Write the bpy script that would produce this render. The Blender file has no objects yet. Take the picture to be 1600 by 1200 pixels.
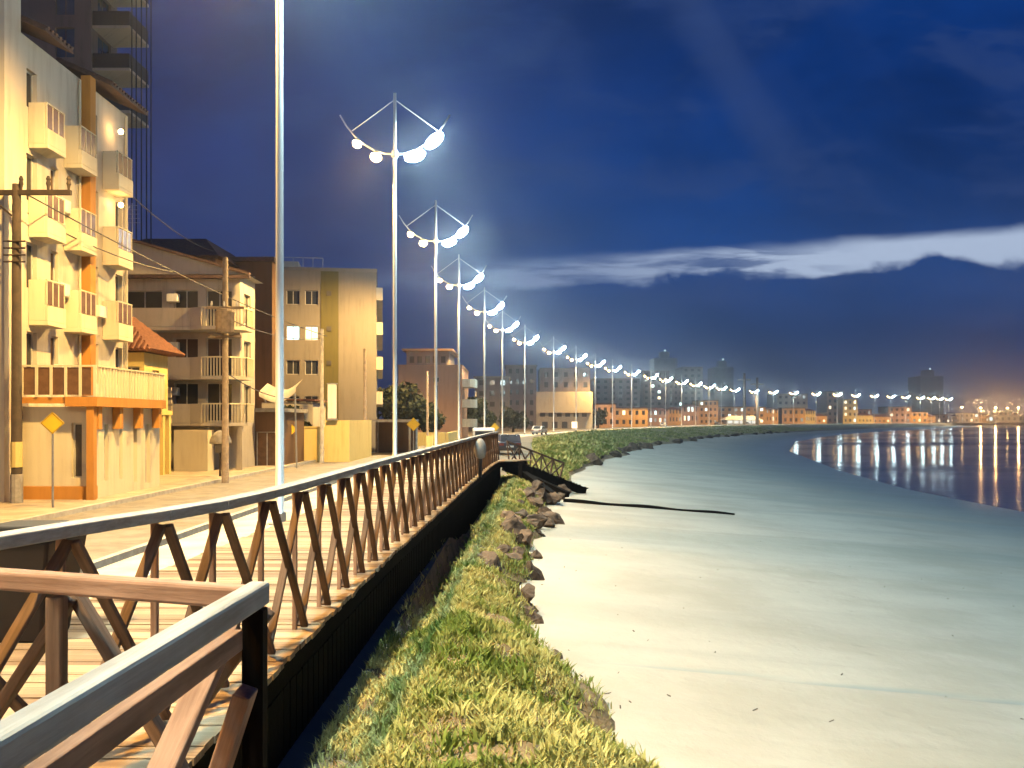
import bpy, math, random
import numpy as np
from mathutils import Vector, Matrix, noise as mnoise

random.seed(7)
rng = np.random.default_rng(7)
S = bpy.context.scene
COL = S.collection
EYE = 1.515
F = 1400.0

# ------------------------------------------------------------------ camera
cam_d = bpy.data.cameras.new('camera')
cam = bpy.data.objects.new('camera', cam_d)
COL.objects.link(cam)
cam.location = (0, 0, EYE)
cam.rotation_euler = (math.radians(90), 0, 0)
cam_d.sensor_width = 36.0
cam_d.lens = 36.0 * F / 1600.0
cam_d.shift_y = 55.0 / 1600.0
cam_d.clip_start = 0.05
cam_d.clip_end = 9000
S.camera = cam
S.view_settings.view_transform = 'Standard'
S.view_settings.look = 'None'
S.view_settings.exposure = 0.0
S.view_settings.gamma = 1.0
S.cycles.use_denoising = True
S.cycles.max_bounces = 6
S.cycles.diffuse_bounces = 3
S.cycles.glossy_bounces = 3
S.cycles.sample_clamp_indirect = 4.0
S.cycles.sample_clamp_direct = 0.0
S.cycles.use_light_tree = True


# ------------------------------------------------------------------ node helpers
class NT:
    def __init__(self, tree):
        self.t = tree

    def new(self, typ, **kw):
        n = self.t.nodes.new(typ)
        for k, v in kw.items():
            setattr(n, k, v)
        return n

    def link(self, a, b):
        self.t.links.new(a, b)

    def put(self, sock, v):
        if isinstance(v, bpy.types.NodeSocket):
            self.link(v, sock)
        elif v is not None:
            sock.default_value = v

    def m(self, op, a, b=None, c=None, clamp=False):
        n = self.new('ShaderNodeMath', operation=op)
        n.use_clamp = clamp
        self.put(n.inputs[0], a)
        if b is not None:
            self.put(n.inputs[1], b)
        if c is not None:
            self.put(n.inputs[2], c)
        return n.outputs[0]

    def smooth(self, x, a, b, lo=0.0, hi=1.0):
        n = self.new('ShaderNodeMapRange', interpolation_type='SMOOTHSTEP')
        self.put(n.inputs['Value'], x)
        self.put(n.inputs['From Min'], a)
        self.put(n.inputs['From Max'], b)
        self.put(n.inputs['To Min'], lo)
        self.put(n.inputs['To Max'], hi)
        return n.outputs[0]

    def mix(self, f, a, b, blend='MIX'):
        n = self.new('ShaderNodeMix', data_type='RGBA', blend_type=blend)
        self.put(n.inputs['Factor'], f)
        for s, v in ((n.inputs[6], a), (n.inputs[7], b)):
            if isinstance(v, tuple) and len(v) == 3:
                v = (*v, 1.0)
            self.put(s, v)
        return n.outputs[2]

    def comb(self, x, y, z):
        n = self.new('ShaderNodeCombineXYZ')
        self.put(n.inputs[0], x); self.put(n.inputs[1], y); self.put(n.inputs[2], z)
        return n.outputs[0]

    def noise(self, vec, scale, detail=4, rough=0.55, dist=0.0):
        n = self.new('ShaderNodeTexNoise')
        if vec is not None:
            self.link(vec, n.inputs['Vector'])
        n.inputs['Scale'].default_value = scale
        n.inputs['Detail'].default_value = detail
        n.inputs['Roughness'].default_value = rough
        n.inputs['Distortion'].default_value = dist
        return n.outputs['Fac']


# ------------------------------------------------------------------ world: dusk sky with a bright gap in the clouds
W = bpy.data.worlds.new('World')
S.world = W
W.use_nodes = True
W.node_tree.nodes.clear()
k = NT(W.node_tree)
tc = k.new('ShaderNodeTexCoord')
sx = k.new('ShaderNodeSeparateXYZ')
k.link(tc.outputs['Generated'], sx.inputs[0])
X_, Y_, Z_ = sx.outputs
yy = k.m('MAXIMUM', Y_, 0.12)
u = k.m('DIVIDE', X_, yy)
v = k.m('DIVIDE', Z_, yy)
big = k.noise(k.comb(k.m('MULTIPLY', u, 2.2), k.m('MULTIPLY', v, 4.5), 0.3), 1.0, 5, 0.55, 0.4)
fine = k.noise(k.comb(k.m('MULTIPLY', u, 6.0), k.m('MULTIPLY', v, 16.0), 2.7), 1.0, 6, 0.6, 0.3)
puff = k.noise(k.comb(k.m('MULTIPLY', u, 9.0), k.m('MULTIPLY', v, 14.0), 5.1), 1.0, 6, 0.55, 0.2)
streak = k.noise(k.comb(k.m('ADD', k.m('MULTIPLY', u, 5.0), k.m('MULTIPLY', v, 3.4)),
                        k.m('SUBTRACT', k.m('MULTIPLY', v, 0.5), k.m('MULTIPLY', u, 0.3)), 9.0), 1.0, 3, 0.5)
# upper cloud deck: violet on the town side, deep blue over the sea
side = k.smooth(k.m('ADD', u, k.m('MULTIPLY', k.m('SUBTRACT', big, 0.5), 0.5)), -0.45, 0.2)
deck = k.mix(side, (0.020, 0.036, 0.140), (0.003, 0.031, 0.168))
lo_d = k.mix(side, (0.026, 0.042, 0.145), (0.006, 0.042, 0.170))
deck = k.mix(k.smooth(v, 0.42, 0.12), deck, lo_d)
deck = k.mix(k.smooth(v, 0.10, 0.0), deck, (0.040, 0.055, 0.135))
vari = k.m('ADD', -0.15, k.m('MULTIPLY', big, 2.3))
deck = k.mix(1.0, deck, k.comb(vari, vari, vari), 'MULTIPLY')
deck = k.mix(k.m('MULTIPLY', k.smooth(streak, 0.50, 0.72), k.m('MULTIPLY', k.smooth(v, 0.2, 0.35), 0.5)),
             deck, (0.045, 0.080, 0.21))
deck = k.mix(k.m('MULTIPLY', k.smooth(fine, 0.46, 0.70), 0.55), deck, (0.030, 0.062, 0.19))
# the clear gap low over the sea
top_e = k.m('ADD', 0.180, k.m('MULTIPLY', u, 0.066))
top_e = k.m('ADD', top_e, k.m('MULTIPLY', k.m('SUBTRACT', fine, 0.5), 0.020))
bot_e = k.m('ADD', 0.148, k.m('MULTIPLY', u, 0.044))
bot_e = k.m('ADD', bot_e, k.m('MULTIPLY', k.m('SUBTRACT', puff, 0.5), 0.075))
gap = k.m('MULTIPLY', k.smooth(k.m('SUBTRACT', top_e, v), -0.004, 0.013), k.smooth(k.m('SUBTRACT', v, bot_e), -0.003, 0.010))
wisp = k.smooth(k.noise(k.comb(k.m('MULTIPLY', u, 5.5), k.m('MULTIPLY', v, 40.0), 1.3), 1.0, 5, 0.6, 0.3), 0.62, 0.46)
bright = k.smooth(u, -0.16, 0.36, 0.10, 1.0)
wisp = k.m('MAXIMUM', wisp, k.smooth(u, 0.22, 0.42))
gapf = k.m('MULTIPLY', gap, k.m('MULTIPLY', bright, k.m('ADD', 0.2, k.m('MULTIPLY', wisp, 0.8))))
gapf = k.m('MULTIPLY', gapf, k.smooth(u, -0.30, -0.12))
sky = k.mix(gapf, deck, (0.50, 0.61, 0.80))
# town glow low at the far right
glow = k.m('MULTIPLY', k.smooth(u, 0.40, 0.66), k.smooth(v, 0.085, 0.0))
sky = k.mix(k.m('MULTIPLY', glow, 0.35), sky, (0.34, 0.15, 0.06))
sky = k.mix(k.smooth(Z_, -0.01, -0.05), sky, (0.02, 0.03, 0.06))
bg = k.new('ShaderNodeBackground')
k.link(sky, bg.inputs['Color'])
bg.inputs['Strength'].default_value = 1.0
wo = k.new('ShaderNodeOutputWorld')
k.link(bg.outputs[0], wo.inputs['Surface'])


# ------------------------------------------------------------------ materials
def new_mat(name):
    m = bpy.data.materials.new(name)
    m.use_nodes = True
    m.node_tree.nodes.clear()
    t = NT(m.node_tree)
    out = t.new('ShaderNodeOutputMaterial')
    b = t.new('ShaderNodeBsdfPrincipled')
    t.link(b.outputs[0], out.inputs['Surface'])
    return m, t, b


def mat(name, c1, c2=None, rough=0.7, scale=3.0, stretch=(1, 1, 1), bump=0.0, bscale=30.0, metal=0.0, spec=0.4, world=False, contrast=(0.35, 0.65), rand=0.0):
    m, t, b = new_mat(name)
    c2 = c2 or tuple(x * 0.75 for x in c1)
    tc = t.new('ShaderNodeTexCoord')
    if world:
        g = t.new('ShaderNodeNewGeometry')
        src = g.outputs['Position']
    else:
        src = tc.outputs['Object']
    mp = t.new('ShaderNodeMapping')
    mp.inputs['Scale'].default_value = stretch
    t.link(src, mp.inputs['Vector'])
    if rand:
        oi = t.new('ShaderNodeObjectInfo')
        t.link(t.comb(t.m('MULTIPLY', oi.outputs['Random'], 37.0), t.m('MULTIPLY', oi.outputs['Random'], 11.0), 0.0), mp.inputs['Location'])
    n = t.noise(mp.outputs[0], scale, 6, 0.6)
    f = t.smooth(n, contrast[0], contrast[1])
    col = t.mix(f, c1, c2)
    if rand:
        vv = t.m('ADD', 1.0 - rand, t.m('MULTIPLY', oi.outputs['Random'], 2 * rand))
        col = t.mix(1.0, col, t.comb(vv, vv, vv), 'MULTIPLY')
    t.link(col, b.inputs['Base Color'])
    b.inputs['Roughness'].default_value = rough
    b.inputs['Metallic'].default_value = metal
    b.inputs['Specular IOR Level'].default_value = spec
    if bump:
        bn = t.new('ShaderNodeBump')
        bn.inputs['Strength'].default_value = bump
        bn.inputs['Distance'].default_value = 0.02
        t.link(t.noise(mp.outputs[0], bscale, 5, 0.6), bn.inputs['Height'])
        t.link(bn.outputs[0], b.inputs['Normal'])
    return m


def emit(name, c, s):
    m = bpy.data.materials.new(name)
    m.use_nodes = True
    m.node_tree.nodes.clear()
    t = NT(m.node_tree)
    e = t.new('ShaderNodeEmission')
    e.inputs[0].default_value = (*c, 1)
    e.inputs[1].default_value = s
    o = t.new('ShaderNodeOutputMaterial')
    t.link(e.outputs[0], o.inputs['Surface'])
    return m


def facade_mat(name, c1, c2, rough=0.8):
    """painted render with vertical rain streaks and blotches"""
    m, t, b = new_mat(name)
    g = t.new('ShaderNodeNewGeometry')
    s = t.new('ShaderNodeSeparateXYZ')
    t.link(g.outputs['Position'], s.inputs[0])
    h = t.m('ADD', s.outputs[0], s.outputs[1])
    st = t.noise(t.comb(t.m('MULTIPLY', h, 3.0), t.m('MULTIPLY', s.outputs[2], 0.22), 0.0), 1.0, 5, 0.65)
    bl = t.noise(g.outputs['Position'], 0.7, 5, 0.6)
    f = t.m('MULTIPLY', t.smooth(st, 0.42, 0.75), t.smooth(bl, 0.30, 0.65))
    t.link(t.mix(f, c1, c2), b.inputs['Base Color'])
    b.inputs['Roughness'].default_value = rough
    b.inputs['Specular IOR Level'].default_value = 0.25
    bn = t.new('ShaderNodeBump')
    bn.inputs['Strength'].default_value = 0.25
    bn.inputs['Distance'].default_value = 0.01
    t.link(t.noise(g.outputs['Position'], 18.0, 4, 0.6), bn.inputs['Height'])
    t.link(bn.outputs[0], b.inputs['Normal'])
    return m


def wood_mat(name, c1, c2, rough=0.75, along='X', spec=0.25):
    m, t, b = new_mat(name)
    tc = t.new('ShaderNodeTexCoord')
    oi = t.new('ShaderNodeObjectInfo')
    mp = t.new('ShaderNodeMapping')
    mp.inputs['Scale'].default_value = (1.6, 26, 26) if along == 'X' else (26, 1.6, 26)
    t.link(tc.outputs['Object'], mp.inputs['Vector'])
    r = oi.outputs['Random']
    t.link(t.comb(t.m('MULTIPLY', r, 31.0), t.m('MULTIPLY', r, 17.0), t.m('MULTIPLY', r, 5.0)), mp.inputs['Location'])
    n1 = t.noise(mp.outputs[0], 1.0, 6, 0.65, 0.3)
    n2 = t.noise(tc.outputs['Object'], 2.5, 4, 0.6)
    f = t.m('ADD', t.m('MULTIPLY', t.smooth(n1, 0.3, 0.7), 0.65), t.m('MULTIPLY', t.smooth(n2, 0.35, 0.65), 0.35))
    col = t.mix(f, c1, c2)
    vv = t.m('ADD', 0.8, t.m('MULTIPLY', r, 0.4))
    col = t.mix(1.0, col, t.comb(vv, vv, vv), 'MULTIPLY')
    t.link(col, b.inputs['Base Color'])
    b.inputs['Roughness'].default_value = rough
    b.inputs['Specular IOR Level'].default_value = spec
    bn = t.new('ShaderNodeBump')
    bn.inputs['Strength'].default_value = 0.6
    bn.inputs['Distance'].default_value = 0.006
    t.link(n1, bn.inputs['Height'])
    t.link(bn.outputs[0], b.inputs['Normal'])
    return m


M = {}
M['wood'] = wood_mat('weathered_brown_wood', (0.17, 0.105, 0.068), (0.06, 0.035, 0.023))
M['wood_y'] = wood_mat('weathered_rail_wood', (0.50, 0.47, 0.43), (0.24, 0.21, 0.185), along='Y')
M['wood_grey'] = wood_mat('silvered_rail_wood', (0.47, 0.46, 0.43), (0.24, 0.225, 0.205))
M['wood_red'] = wood_mat('reddish_beam_wood', (0.36, 0.22, 0.15), (0.15, 0.08, 0.05))
M['wood_dark'] = wood_mat('dark_shaded_wood', (0.009, 0.006, 0.0045), (0.0035, 0.0028, 0.002), spec=0.03)  # near-black: shade below the deck edge put into the wood colour
M['cream'] = facade_mat('cream_render', (0.56, 0.50, 0.40), (0.40, 0.335, 0.24))
M['cream2'] = facade_mat('pale_render', (0.66, 0.59, 0.42), (0.50, 0.42, 0.28))
M['yellow'] = facade_mat('yellow_render', (0.66, 0.52, 0.20), (0.48, 0.34, 0.11))
M['orange'] = facade_mat('orange_paint', (0.50, 0.23, 0.05), (0.36, 0.155, 0.035))
M['beige'] = facade_mat('beige_render', (0.47, 0.425, 0.36), (0.31, 0.27, 0.22))
M['taupe'] = facade_mat('taupe_render', (0.22, 0.195, 0.17), (0.155, 0.135, 0.115))
M['rose'] = facade_mat('rose_render', (0.48, 0.30, 0.21), (0.35, 0.21, 0.14))
M['greyw'] = facade_mat('grey_render', (0.20, 0.18, 0.18), (0.13, 0.12, 0.12))
M['mauve'] = facade_mat('mauve_concrete', (0.20, 0.165, 0.17), (0.13, 0.11, 0.115))
M['olive'] = facade_mat('olive_stripe', (0.115, 0.10, 0.035), (0.08, 0.07, 0.025))
M['ochre'] = facade_mat('ochre_render', (0.60, 0.36, 0.12), (0.42, 0.24, 0.08))
M['white'] = facade_mat('white_paint', (0.78, 0.77, 0.72), (0.6, 0.58, 0.52))
M['brownwall'] = facade_mat('brown_wall', (0.13, 0.075, 0.042), (0.08, 0.045, 0.025))
M['navy'] = facade_mat('dark_tower', (0.055, 0.06, 0.075), (0.035, 0.04, 0.05))
M['frame'] = mat('window_frame', (0.55, 0.53, 0.48), rough=0.5)
M['frame_d'] = mat('dark_window_frame', (0.08, 0.07, 0.065), rough=0.5)
M['glass'] = mat('dark_glass', (0.02, 0.024, 0.03), (0.04, 0.04, 0.045), rough=0.08, scale=0.6, spec=0.6)
M['glass_b'] = mat('blue_glass', (0.02, 0.05, 0.10), (0.03, 0.08, 0.16), rough=0.05, scale=0.6, spec=0.9)
M['panel'] = mat('bronze_panel', (0.16, 0.09, 0.05), (0.11, 0.06, 0.035), rough=0.25)
M['tile'] = mat('terracotta_tiles', (0.19, 0.075, 0.042), (0.10, 0.038, 0.024), rough=0.8, scale=9, bump=0.4)
M['tile_d'] = mat('dark_tiles', (0.10, 0.06, 0.05), (0.05, 0.032, 0.03), rough=0.8, scale=6, bump=0.4)
M['concrete'] = mat('concrete', (0.34, 0.32, 0.29), (0.24, 0.22, 0.20), rough=0.85, scale=4, bump=0.3)
M['utility'] = mat('utility_concrete', (0.20, 0.15, 0.11), (0.12, 0.09, 0.065), rough=0.85, scale=5, bump=0.3)
M['utility_d'] = mat('tarred_pole', (0.045, 0.03, 0.022), (0.025, 0.018, 0.014), rough=0.8, scale=5, bump=0.3)
M['mast'] = mat('galvanised_mast', (0.70, 0.70, 0.69), (0.58, 0.58, 0.57), rough=0.42, scale=2, stretch=(1, 1, 0.2), metal=0.15)
M['metal'] = mat('grey_metal', (0.4, 0.4, 0.41), rough=0.4, metal=0.6)
M['housing'] = mat('lamp_housing', (0.35, 0.35, 0.36), rough=0.4, metal=0.3)
M['black'] = mat('black_rubber', (0.02, 0.02, 0.02), rough=0.6)
M['wire'] = mat('black_cable', (0.03, 0.03, 0.032), rough=0.6)
M['sign_y'] = mat('sign_yellow', (0.75, 0.48, 0.02), (0.68, 0.42, 0.02), rough=0.45)
M['binmat'] = mat('dark_bin_plastic', (0.016, 0.012, 0.012), (0.022, 0.017, 0.016), rough=0.5, spec=0.15)
M['pale'] = mat('pale_plastic', (0.62, 0.64, 0.60), (0.5, 0.52, 0.48), rough=0.4)
M['rock'] = mat('brown_rock', (0.15, 0.10, 0.066), (0.055, 0.036, 0.025), rough=0.9, scale=3.5, bump=0.9, bscale=14, rand=0.3)
M['trunk'] = mat('bark', (0.07, 0.05, 0.035), rough=0.9, scale=8, bump=0.6)
M['foliage'] = mat('dark_foliage', (0.018, 0.026, 0.010), (0.034, 0.040, 0.015), rough=0.7, scale=1.2, world=True)
M['soil'] = mat('bank_soil', (0.30, 0.21, 0.115), (0.15, 0.105, 0.05), rough=0.95, scale=2.2, bump=0.9, bscale=20, world=True)
M['promenade'] = mat('promenade_paving', (0.60, 0.54, 0.42), (0.46, 0.40, 0.30), rough=0.85, scale=1.1, bump=0.3, bscale=25, world=True)
M['asphalt'] = mat('asphalt', (0.25, 0.215, 0.165), (0.17, 0.145, 0.11), rough=0.8, scale=1.5, bump=0.4, bscale=60, world=True)
M['paving'] = mat('pavement_slabs', (0.40, 0.33, 0.23), (0.28, 0.22, 0.15), rough=0.85, scale=1.5, bump=0.3, bscale=30, world=True)
M['kerb'] = mat('kerb_stone', (0.45, 0.42, 0.36), rough=0.85, scale=4, bump=0.3)
M['land'] = mat('town_ground', (0.18, 0.15, 0.11), (0.11, 0.095, 0.07), rough=0.95, scale=0.4, bump=0.5, bscale=8, world=True)
M['car_dark'] = mat('dark_car_paint', (0.05, 0.045, 0.055), (0.045, 0.04, 0.05), rough=0.25, spec=0.6)
M['car_pale'] = mat('pale_car_paint', (0.6, 0.58, 0.56), rough=0.25, spec=0.6)
M['car_red'] = mat('red_car_paint', (0.3, 0.05, 0.03), rough=0.25, spec=0.6)
M['lamp_w'] = emit('sodium_lens', (1.0, 0.58, 0.20), 90.0)
M['lamp_c'] = emit('cool_lens', (0.70, 0.95, 1.0), 170.0)
M['win_w'] = emit('warm_lit_window', (1.0, 0.78, 0.48), 2.6)
M['win_c'] = emit('cool_lit_window', (0.75, 1.0, 0.95), 2.6)
M['win_dim'] = emit('dim_lit_window', (0.62, 0.66, 0.58), 0.6)
M['kiosk_light'] = emit('kiosk_lit_front', (1.0, 0.97, 0.82), 1.3)

# boards of the deck: plank-to-plank variation along Y
m, t, b = new_mat('deck_planks')
g = t.new('ShaderNodeNewGeometry')
s = t.new('ShaderNodeSeparateXYZ')
t.link(g.outputs['Position'], s.inputs[0])
wn = t.new('ShaderNodeTexWhiteNoise', noise_dimensions='1D')
t.link(t.m('FLOOR', t.m('DIVIDE', s.outputs[1], 0.145)), wn.inputs['W'])
gr = t.noise(t.comb(t.m('MULTIPLY', s.outputs[0], 1.4), t.m('MULTIPLY', s.outputs[1], 38.0), 0.0), 1.0, 5, 0.65)
bl = t.noise(g.outputs['Position'], 1.4, 4, 0.6)
f = t.m('ADD', t.m('MULTIPLY', wn.outputs['Value'], 0.40), t.m('ADD', t.m('MULTIPLY', gr, 0.55), t.m('MULTIPLY', bl, 0.2)))
t.link(t.mix(t.smooth(f, 0.3, 0.85), (0.17, 0.105, 0.06), (0.46, 0.33, 0.20)), b.inputs['Base Color'])
b.inputs['Roughness'].default_value = 0.75
b.inputs['Specular IOR Level'].default_value = 0.25
M['planks'] = m

# sand: dry and pale near the bank, dark and glossy where wet
m, t, b = new_mat('beach_sand')
g = t.new('ShaderNodeNewGeometry')
at = t.new('ShaderNodeAttribute', attribute_name='wet')  # wet mask, which also carries the painted shadow across the beach
s = t.new('ShaderNodeSeparateXYZ')
t.link(g.outputs['Position'], s.inputs[0])
strk = t.noise(t.comb(t.m('MULTIPLY', s.outputs[0], 0.05), t.m('MULTIPLY', s.outputs[1], 0.35), 0.0), 1.0, 5, 0.6, 0.6)
blot = t.noise(g.outputs['Position'], 0.35, 6, 0.6)
fin = t.noise(g.outputs['Position'], 55.0, 3, 0.7)
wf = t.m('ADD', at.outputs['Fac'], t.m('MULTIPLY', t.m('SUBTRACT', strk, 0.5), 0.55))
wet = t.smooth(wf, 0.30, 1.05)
dry = t.mix(t.smooth(blot, 0.35, 0.7), (0.50, 0.455, 0.38), (0.40, 0.355, 0.285))
dry = t.mix(t.m('MULTIPLY', t.smooth(strk, 0.45, 0.70), 0.55), dry, (0.33, 0.30, 0.245))
dry = t.mix(t.m('MULTIPLY', t.smooth(fin, 0.5, 0.75), 0.25), dry, (0.36, 0.29, 0.21))
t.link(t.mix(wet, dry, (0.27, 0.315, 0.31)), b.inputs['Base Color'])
t.link(t.smooth(wf, 0.45, 1.1, 0.85, 0.36), b.inputs['Roughness'])
b.inputs['Specular IOR Level'].default_value = 0.35
bn = t.new('ShaderNodeBump')
bn.inputs['Strength'].default_value = 0.6
bn.inputs['Distance'].default_value = 0.05
foot = t.noise(g.outputs['Position'], 2.6, 5, 0.62)
vor = t.new('ShaderNodeTexVoronoi', feature='SMOOTH_F1')
vor.inputs['Scale'].default_value = 1.5
t.link(g.outputs['Position'], vor.inputs['Vector'])
prints = t.m('MULTIPLY', t.smooth(vor.outputs['Distance'], 0.05, 0.24), t.smooth(blot, 0.42, 0.6))
hh_ = t.m('ADD', t.m('ADD', t.m('MULTIPLY', foot, 0.9), t.m('MULTIPLY', fin, 0.14)), t.m('MULTIPLY', prints, 0.5))
t.link(t.m('MULTIPLY', hh_, t.smooth(wf, 0.8, 0.3, 0.12, 1.0)), bn.inputs['Height'])
t.link(bn.outputs[0], b.inputs['Normal'])
M['sand'] = m

# sea: almost calm, long low ripples
m, t, b = new_mat('calm_sea')
g = t.new('ShaderNodeNewGeometry')
s = t.new('ShaderNodeSeparateXYZ')
t.link(g.outputs['Position'], s.inputs[0])
b.inputs['Base Color'].default_value = (0.020, 0.050, 0.085, 1)
calm = t.noise(t.comb(t.m('MULTIPLY', s.outputs[0], 0.010), t.m('MULTIPLY', s.outputs[1], 0.035), 0.0), 1.0, 4, 0.55, 0.4)
t.link(t.smooth(calm, 0.42, 0.62, 0.09, 0.2), b.inputs['Roughness'])
b.inputs['IOR'].default_value = 1.33
bn = t.new('ShaderNodeBump')
bn.inputs['Distance'].default_value = 0.05
t.link(t.smooth(calm, 0.40, 0.60, 0.10, 0.32), bn.inputs['Strength'])
w1 = t.noise(t.comb(t.m('MULTIPLY', s.outputs[0], 0.5), t.m('MULTIPLY', s.outputs[1], 1.5), 0.0), 1.0, 4, 0.55)
t.link(w1, bn.inputs['Height'])
t.link(bn.outputs[0], b.inputs['Normal'])
M['sea'] = m

# grass: green and straw patches
m, t, b = new_mat('bank_grass')
g = t.new('ShaderNodeNewGeometry')
at = t.new('ShaderNodeAttribute', attribute_name='tone')
n1 = t.noise(g.outputs['Position'], 1.1, 5, 0.6)
ff = t.m('ADD', t.m('MULTIPLY', t.smooth(n1, 0.36, 0.64), 0.6), t.m('MULTIPLY', at.outputs['Fac'], 0.5))
t.link(t.mix(t.smooth(ff, 0.15, 0.95), (0.145, 0.195, 0.03), (0.55, 0.48, 0.18)), b.inputs['Base Color'])
b.inputs['Roughness'].default_value = 0.6
b.inputs['Specular IOR Level'].default_value = 0.25
M['grass'] = m


# ------------------------------------------------------------------ mesh builders
class MB:
    def __init__(self):
        self.v = []
        self.f = []

    def add(self, vs, fs):
        o = len(self.v)
        self.v += [tuple(p) for p in vs]
        self.f += [tuple(i + o for i in q) for q in fs]

    def box(self, x0, x1, y0, y1, z0, z1):
        vs = [(x0, y0, z0), (x1, y0, z0), (x1, y1, z0), (x0, y1, z0), (x0, y0, z1), (x1, y0, z1), (x1, y1, z1), (x0, y1, z1)]
        self.add(vs, [(0, 3, 2, 1), (4, 5, 6, 7), (0, 1, 5, 4), (1, 2, 6, 5), (2, 3, 7, 6), (3, 0, 4, 7)])

    def beam(self, p, q, w, h, up=(0, 0, 1)):
        p, q = Vector(p), Vector(q)
        d = (q - p).normalized()
        upv = Vector(up)
        if abs(d.dot(upv)) > 0.98:
            upv = Vector((0, 1, 0))
        sd = d.cross(upv).normalized() * (w / 2)
        u2 = sd.cross(d).normalized() * (h / 2)
        vs = []
        for c in (p, q):
            vs += [c - sd - u2, c + sd - u2, c + sd + u2, c - sd + u2]
        self.add(vs, [(0, 1, 2, 3), (7, 6, 5, 4), (0, 4, 5, 1), (1, 5, 6, 2), (2, 6, 7, 3), (3, 7, 4, 0)])

    def tube(self, pts, r, n=8, r2=None):
        pts = [Vector(p) for p in pts]
        L = len(pts)
        rings = []
        for i, p in enumerate(pts):
            d = (pts[min(i + 1, L - 1)] - pts[max(i - 1, 0)]).normalized()
            a = Vector((0, 1, 0)) if abs(d.y) < 0.9 else Vector((1, 0, 0))
            e1 = d.cross(a).normalized()
            e2 = d.cross(e1).normalized()
            rr = r if r2 is None else r + (r2 - r) * i / max(L - 1, 1)
            rings.append([p + (e1 * math.cos(2 * math.pi * j / n) + e2 * math.sin(2 * math.pi * j / n)) * rr for j in range(n)])
        vs = [q for ring in rings for q in ring]
        fs = []
        for i in range(L - 1):
            for j in range(n):
                j2 = (j + 1) % n
                fs.append((i * n + j, i * n + j2, (i + 1) * n + j2, (i + 1) * n + j))
        fs.append(tuple(range(n)))
        fs.append(tuple((L - 1) * n + j for j in range(n)))
        self.add(vs, fs)

    def lathe(self, prof, n=16, c=(0, 0, 0)):
        vs, fs = [], []
        for r, z in prof:
            vs += [(c[0] + r * math.cos(2 * math.pi * j / n), c[1] + r * math.sin(2 * math.pi * j / n), c[2] + z) for j in range(n)]
        for i in range(len(prof) - 1):
            for j in range(n):
                j2 = (j + 1) % n
                fs.append((i * n + j, i * n + j2, (i + 1) * n + j2, (i + 1) * n + j))
        fs.append(tuple(range(n)))
        fs.append(tuple((len(prof) - 1) * n + j for j in range(n)))
        self.add(vs, fs)

    def prism(self, poly, z0, z1):
        n = len(poly)
        vs = [(x, y, z0) for x, y in poly] + [(x, y, z1) for x, y in poly]
        fs = [tuple(range(n))[::-1], tuple(range(n, 2 * n))]
        for i in range(n):
            j = (i + 1) % n
            fs.append((i, j, n + j, n + i))
        self.add(vs, fs)

    def prism_x(self, prof, x0, x1):
        """profile in (y, z), extruded along x"""
        n = len(prof)
        vs = [(x0, y, z) for y, z in prof] + [(x1, y, z) for y, z in prof]
        fs = [tuple(range(n)), tuple(range(n, 2 * n))[::-1]]
        for i in range(n):
            j = (i + 1) % n
            fs.append((j, i, n + i, n + j))
        self.add(vs, fs)

    def build(self, name, material, parent=None, smooth=False, bevel=0.0, loc=None):
        me = bpy.data.meshes.new(name)
        me.from_pydata(self.v, [], self.f)
        me.materials.append(material)
        if smooth:
            me.polygons.foreach_set('use_smooth', [True] * len(me.polygons))
        o = bpy.data.objects.new(name, me)
        COL.objects.link(o)
        if parent is not None:
            o.parent = parent
            if parent_world(parent).length > 0:
                pass
        if loc is not None:
            o.location = loc
        if bevel:
            bv = o.modifiers.new('edge', 'BEVEL')
            bv.width = bevel
            bv.segments = 2
            bv.limit_method = 'ANGLE'
        return o


def parent_world(p):
    v = Vector((0, 0, 0))
    while p is not None:
        v = v + p.location
        p = p.parent
    return v


def at_world(o):
    """the mesh was written in world coordinates: take the ancestors' (unrotated) offset out"""
    if o.parent is not None:
        o.location = -parent_world(o.parent)
    return o


def tag(o, label, cat, group=None, kind=None):
    o['label'] = label
    o['category'] = cat
    if group:
        o['group'] = group
    if kind:
        o['kind'] = kind
    return o


def thing(name, label, cat, loc=(0, 0, 0), rz=0.0, group=None):
    o = bpy.data.objects.new(name, None)
    o.empty_display_size = 0.2
    COL.objects.link(o)
    o.location = loc
    o.rotation_euler = (0, 0, rz)
    return tag(o, label, cat, group)


def structure(o, label=None, cat=None):
    o['kind'] = 'structure'
    if label:
        o['label'] = label
    if cat:
        o['category'] = cat
    return o


def wpart(mb, name, m, parent, **kw):
    return at_world(mb.build(name, m, parent, **kw))


def wbeam(name, p, q, w, h, m, parent, bevel=0.006, up=(0, 0, 1)):
    """a timber with its grain running along its own length (local X)"""
    p, q = Vector(p), Vector(q)
    d = q - p
    L = d.length
    mb = MB()
    mb.box(0, L, -w / 2, w / 2, -h / 2, h / 2)
    o = mb.build(name, m, parent, bevel=bevel)
    d.normalize()
    upv = Vector(up)
    if abs(d.dot(upv)) > 0.98:
        upv = Vector((0, 1, 0))
    y = upv.cross(d).normalized()
    z = d.cross(y).normalized()
    R = Matrix((d, y, z)).transposed().to_4x4()
    o.matrix_local = Matrix.Translation(p - (parent_world(parent) if parent else Vector())) @ R
    return o


def copy_tree(o, parent=None):
    c = o.copy()
    COL.objects.link(c)
    if parent is not None:
        c.parent = parent
        c.matrix_parent_inverse = o.matrix_parent_inverse.copy()
    for ch in list(o.children):
        copy_tree(ch, c)
    return c


def px(x, y, d):
    return Vector(((x - 800) / F * d, d, EYE + (655 - y) / F * d))


def pxx(x, d):
    return (x - 800) / F * d


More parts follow.
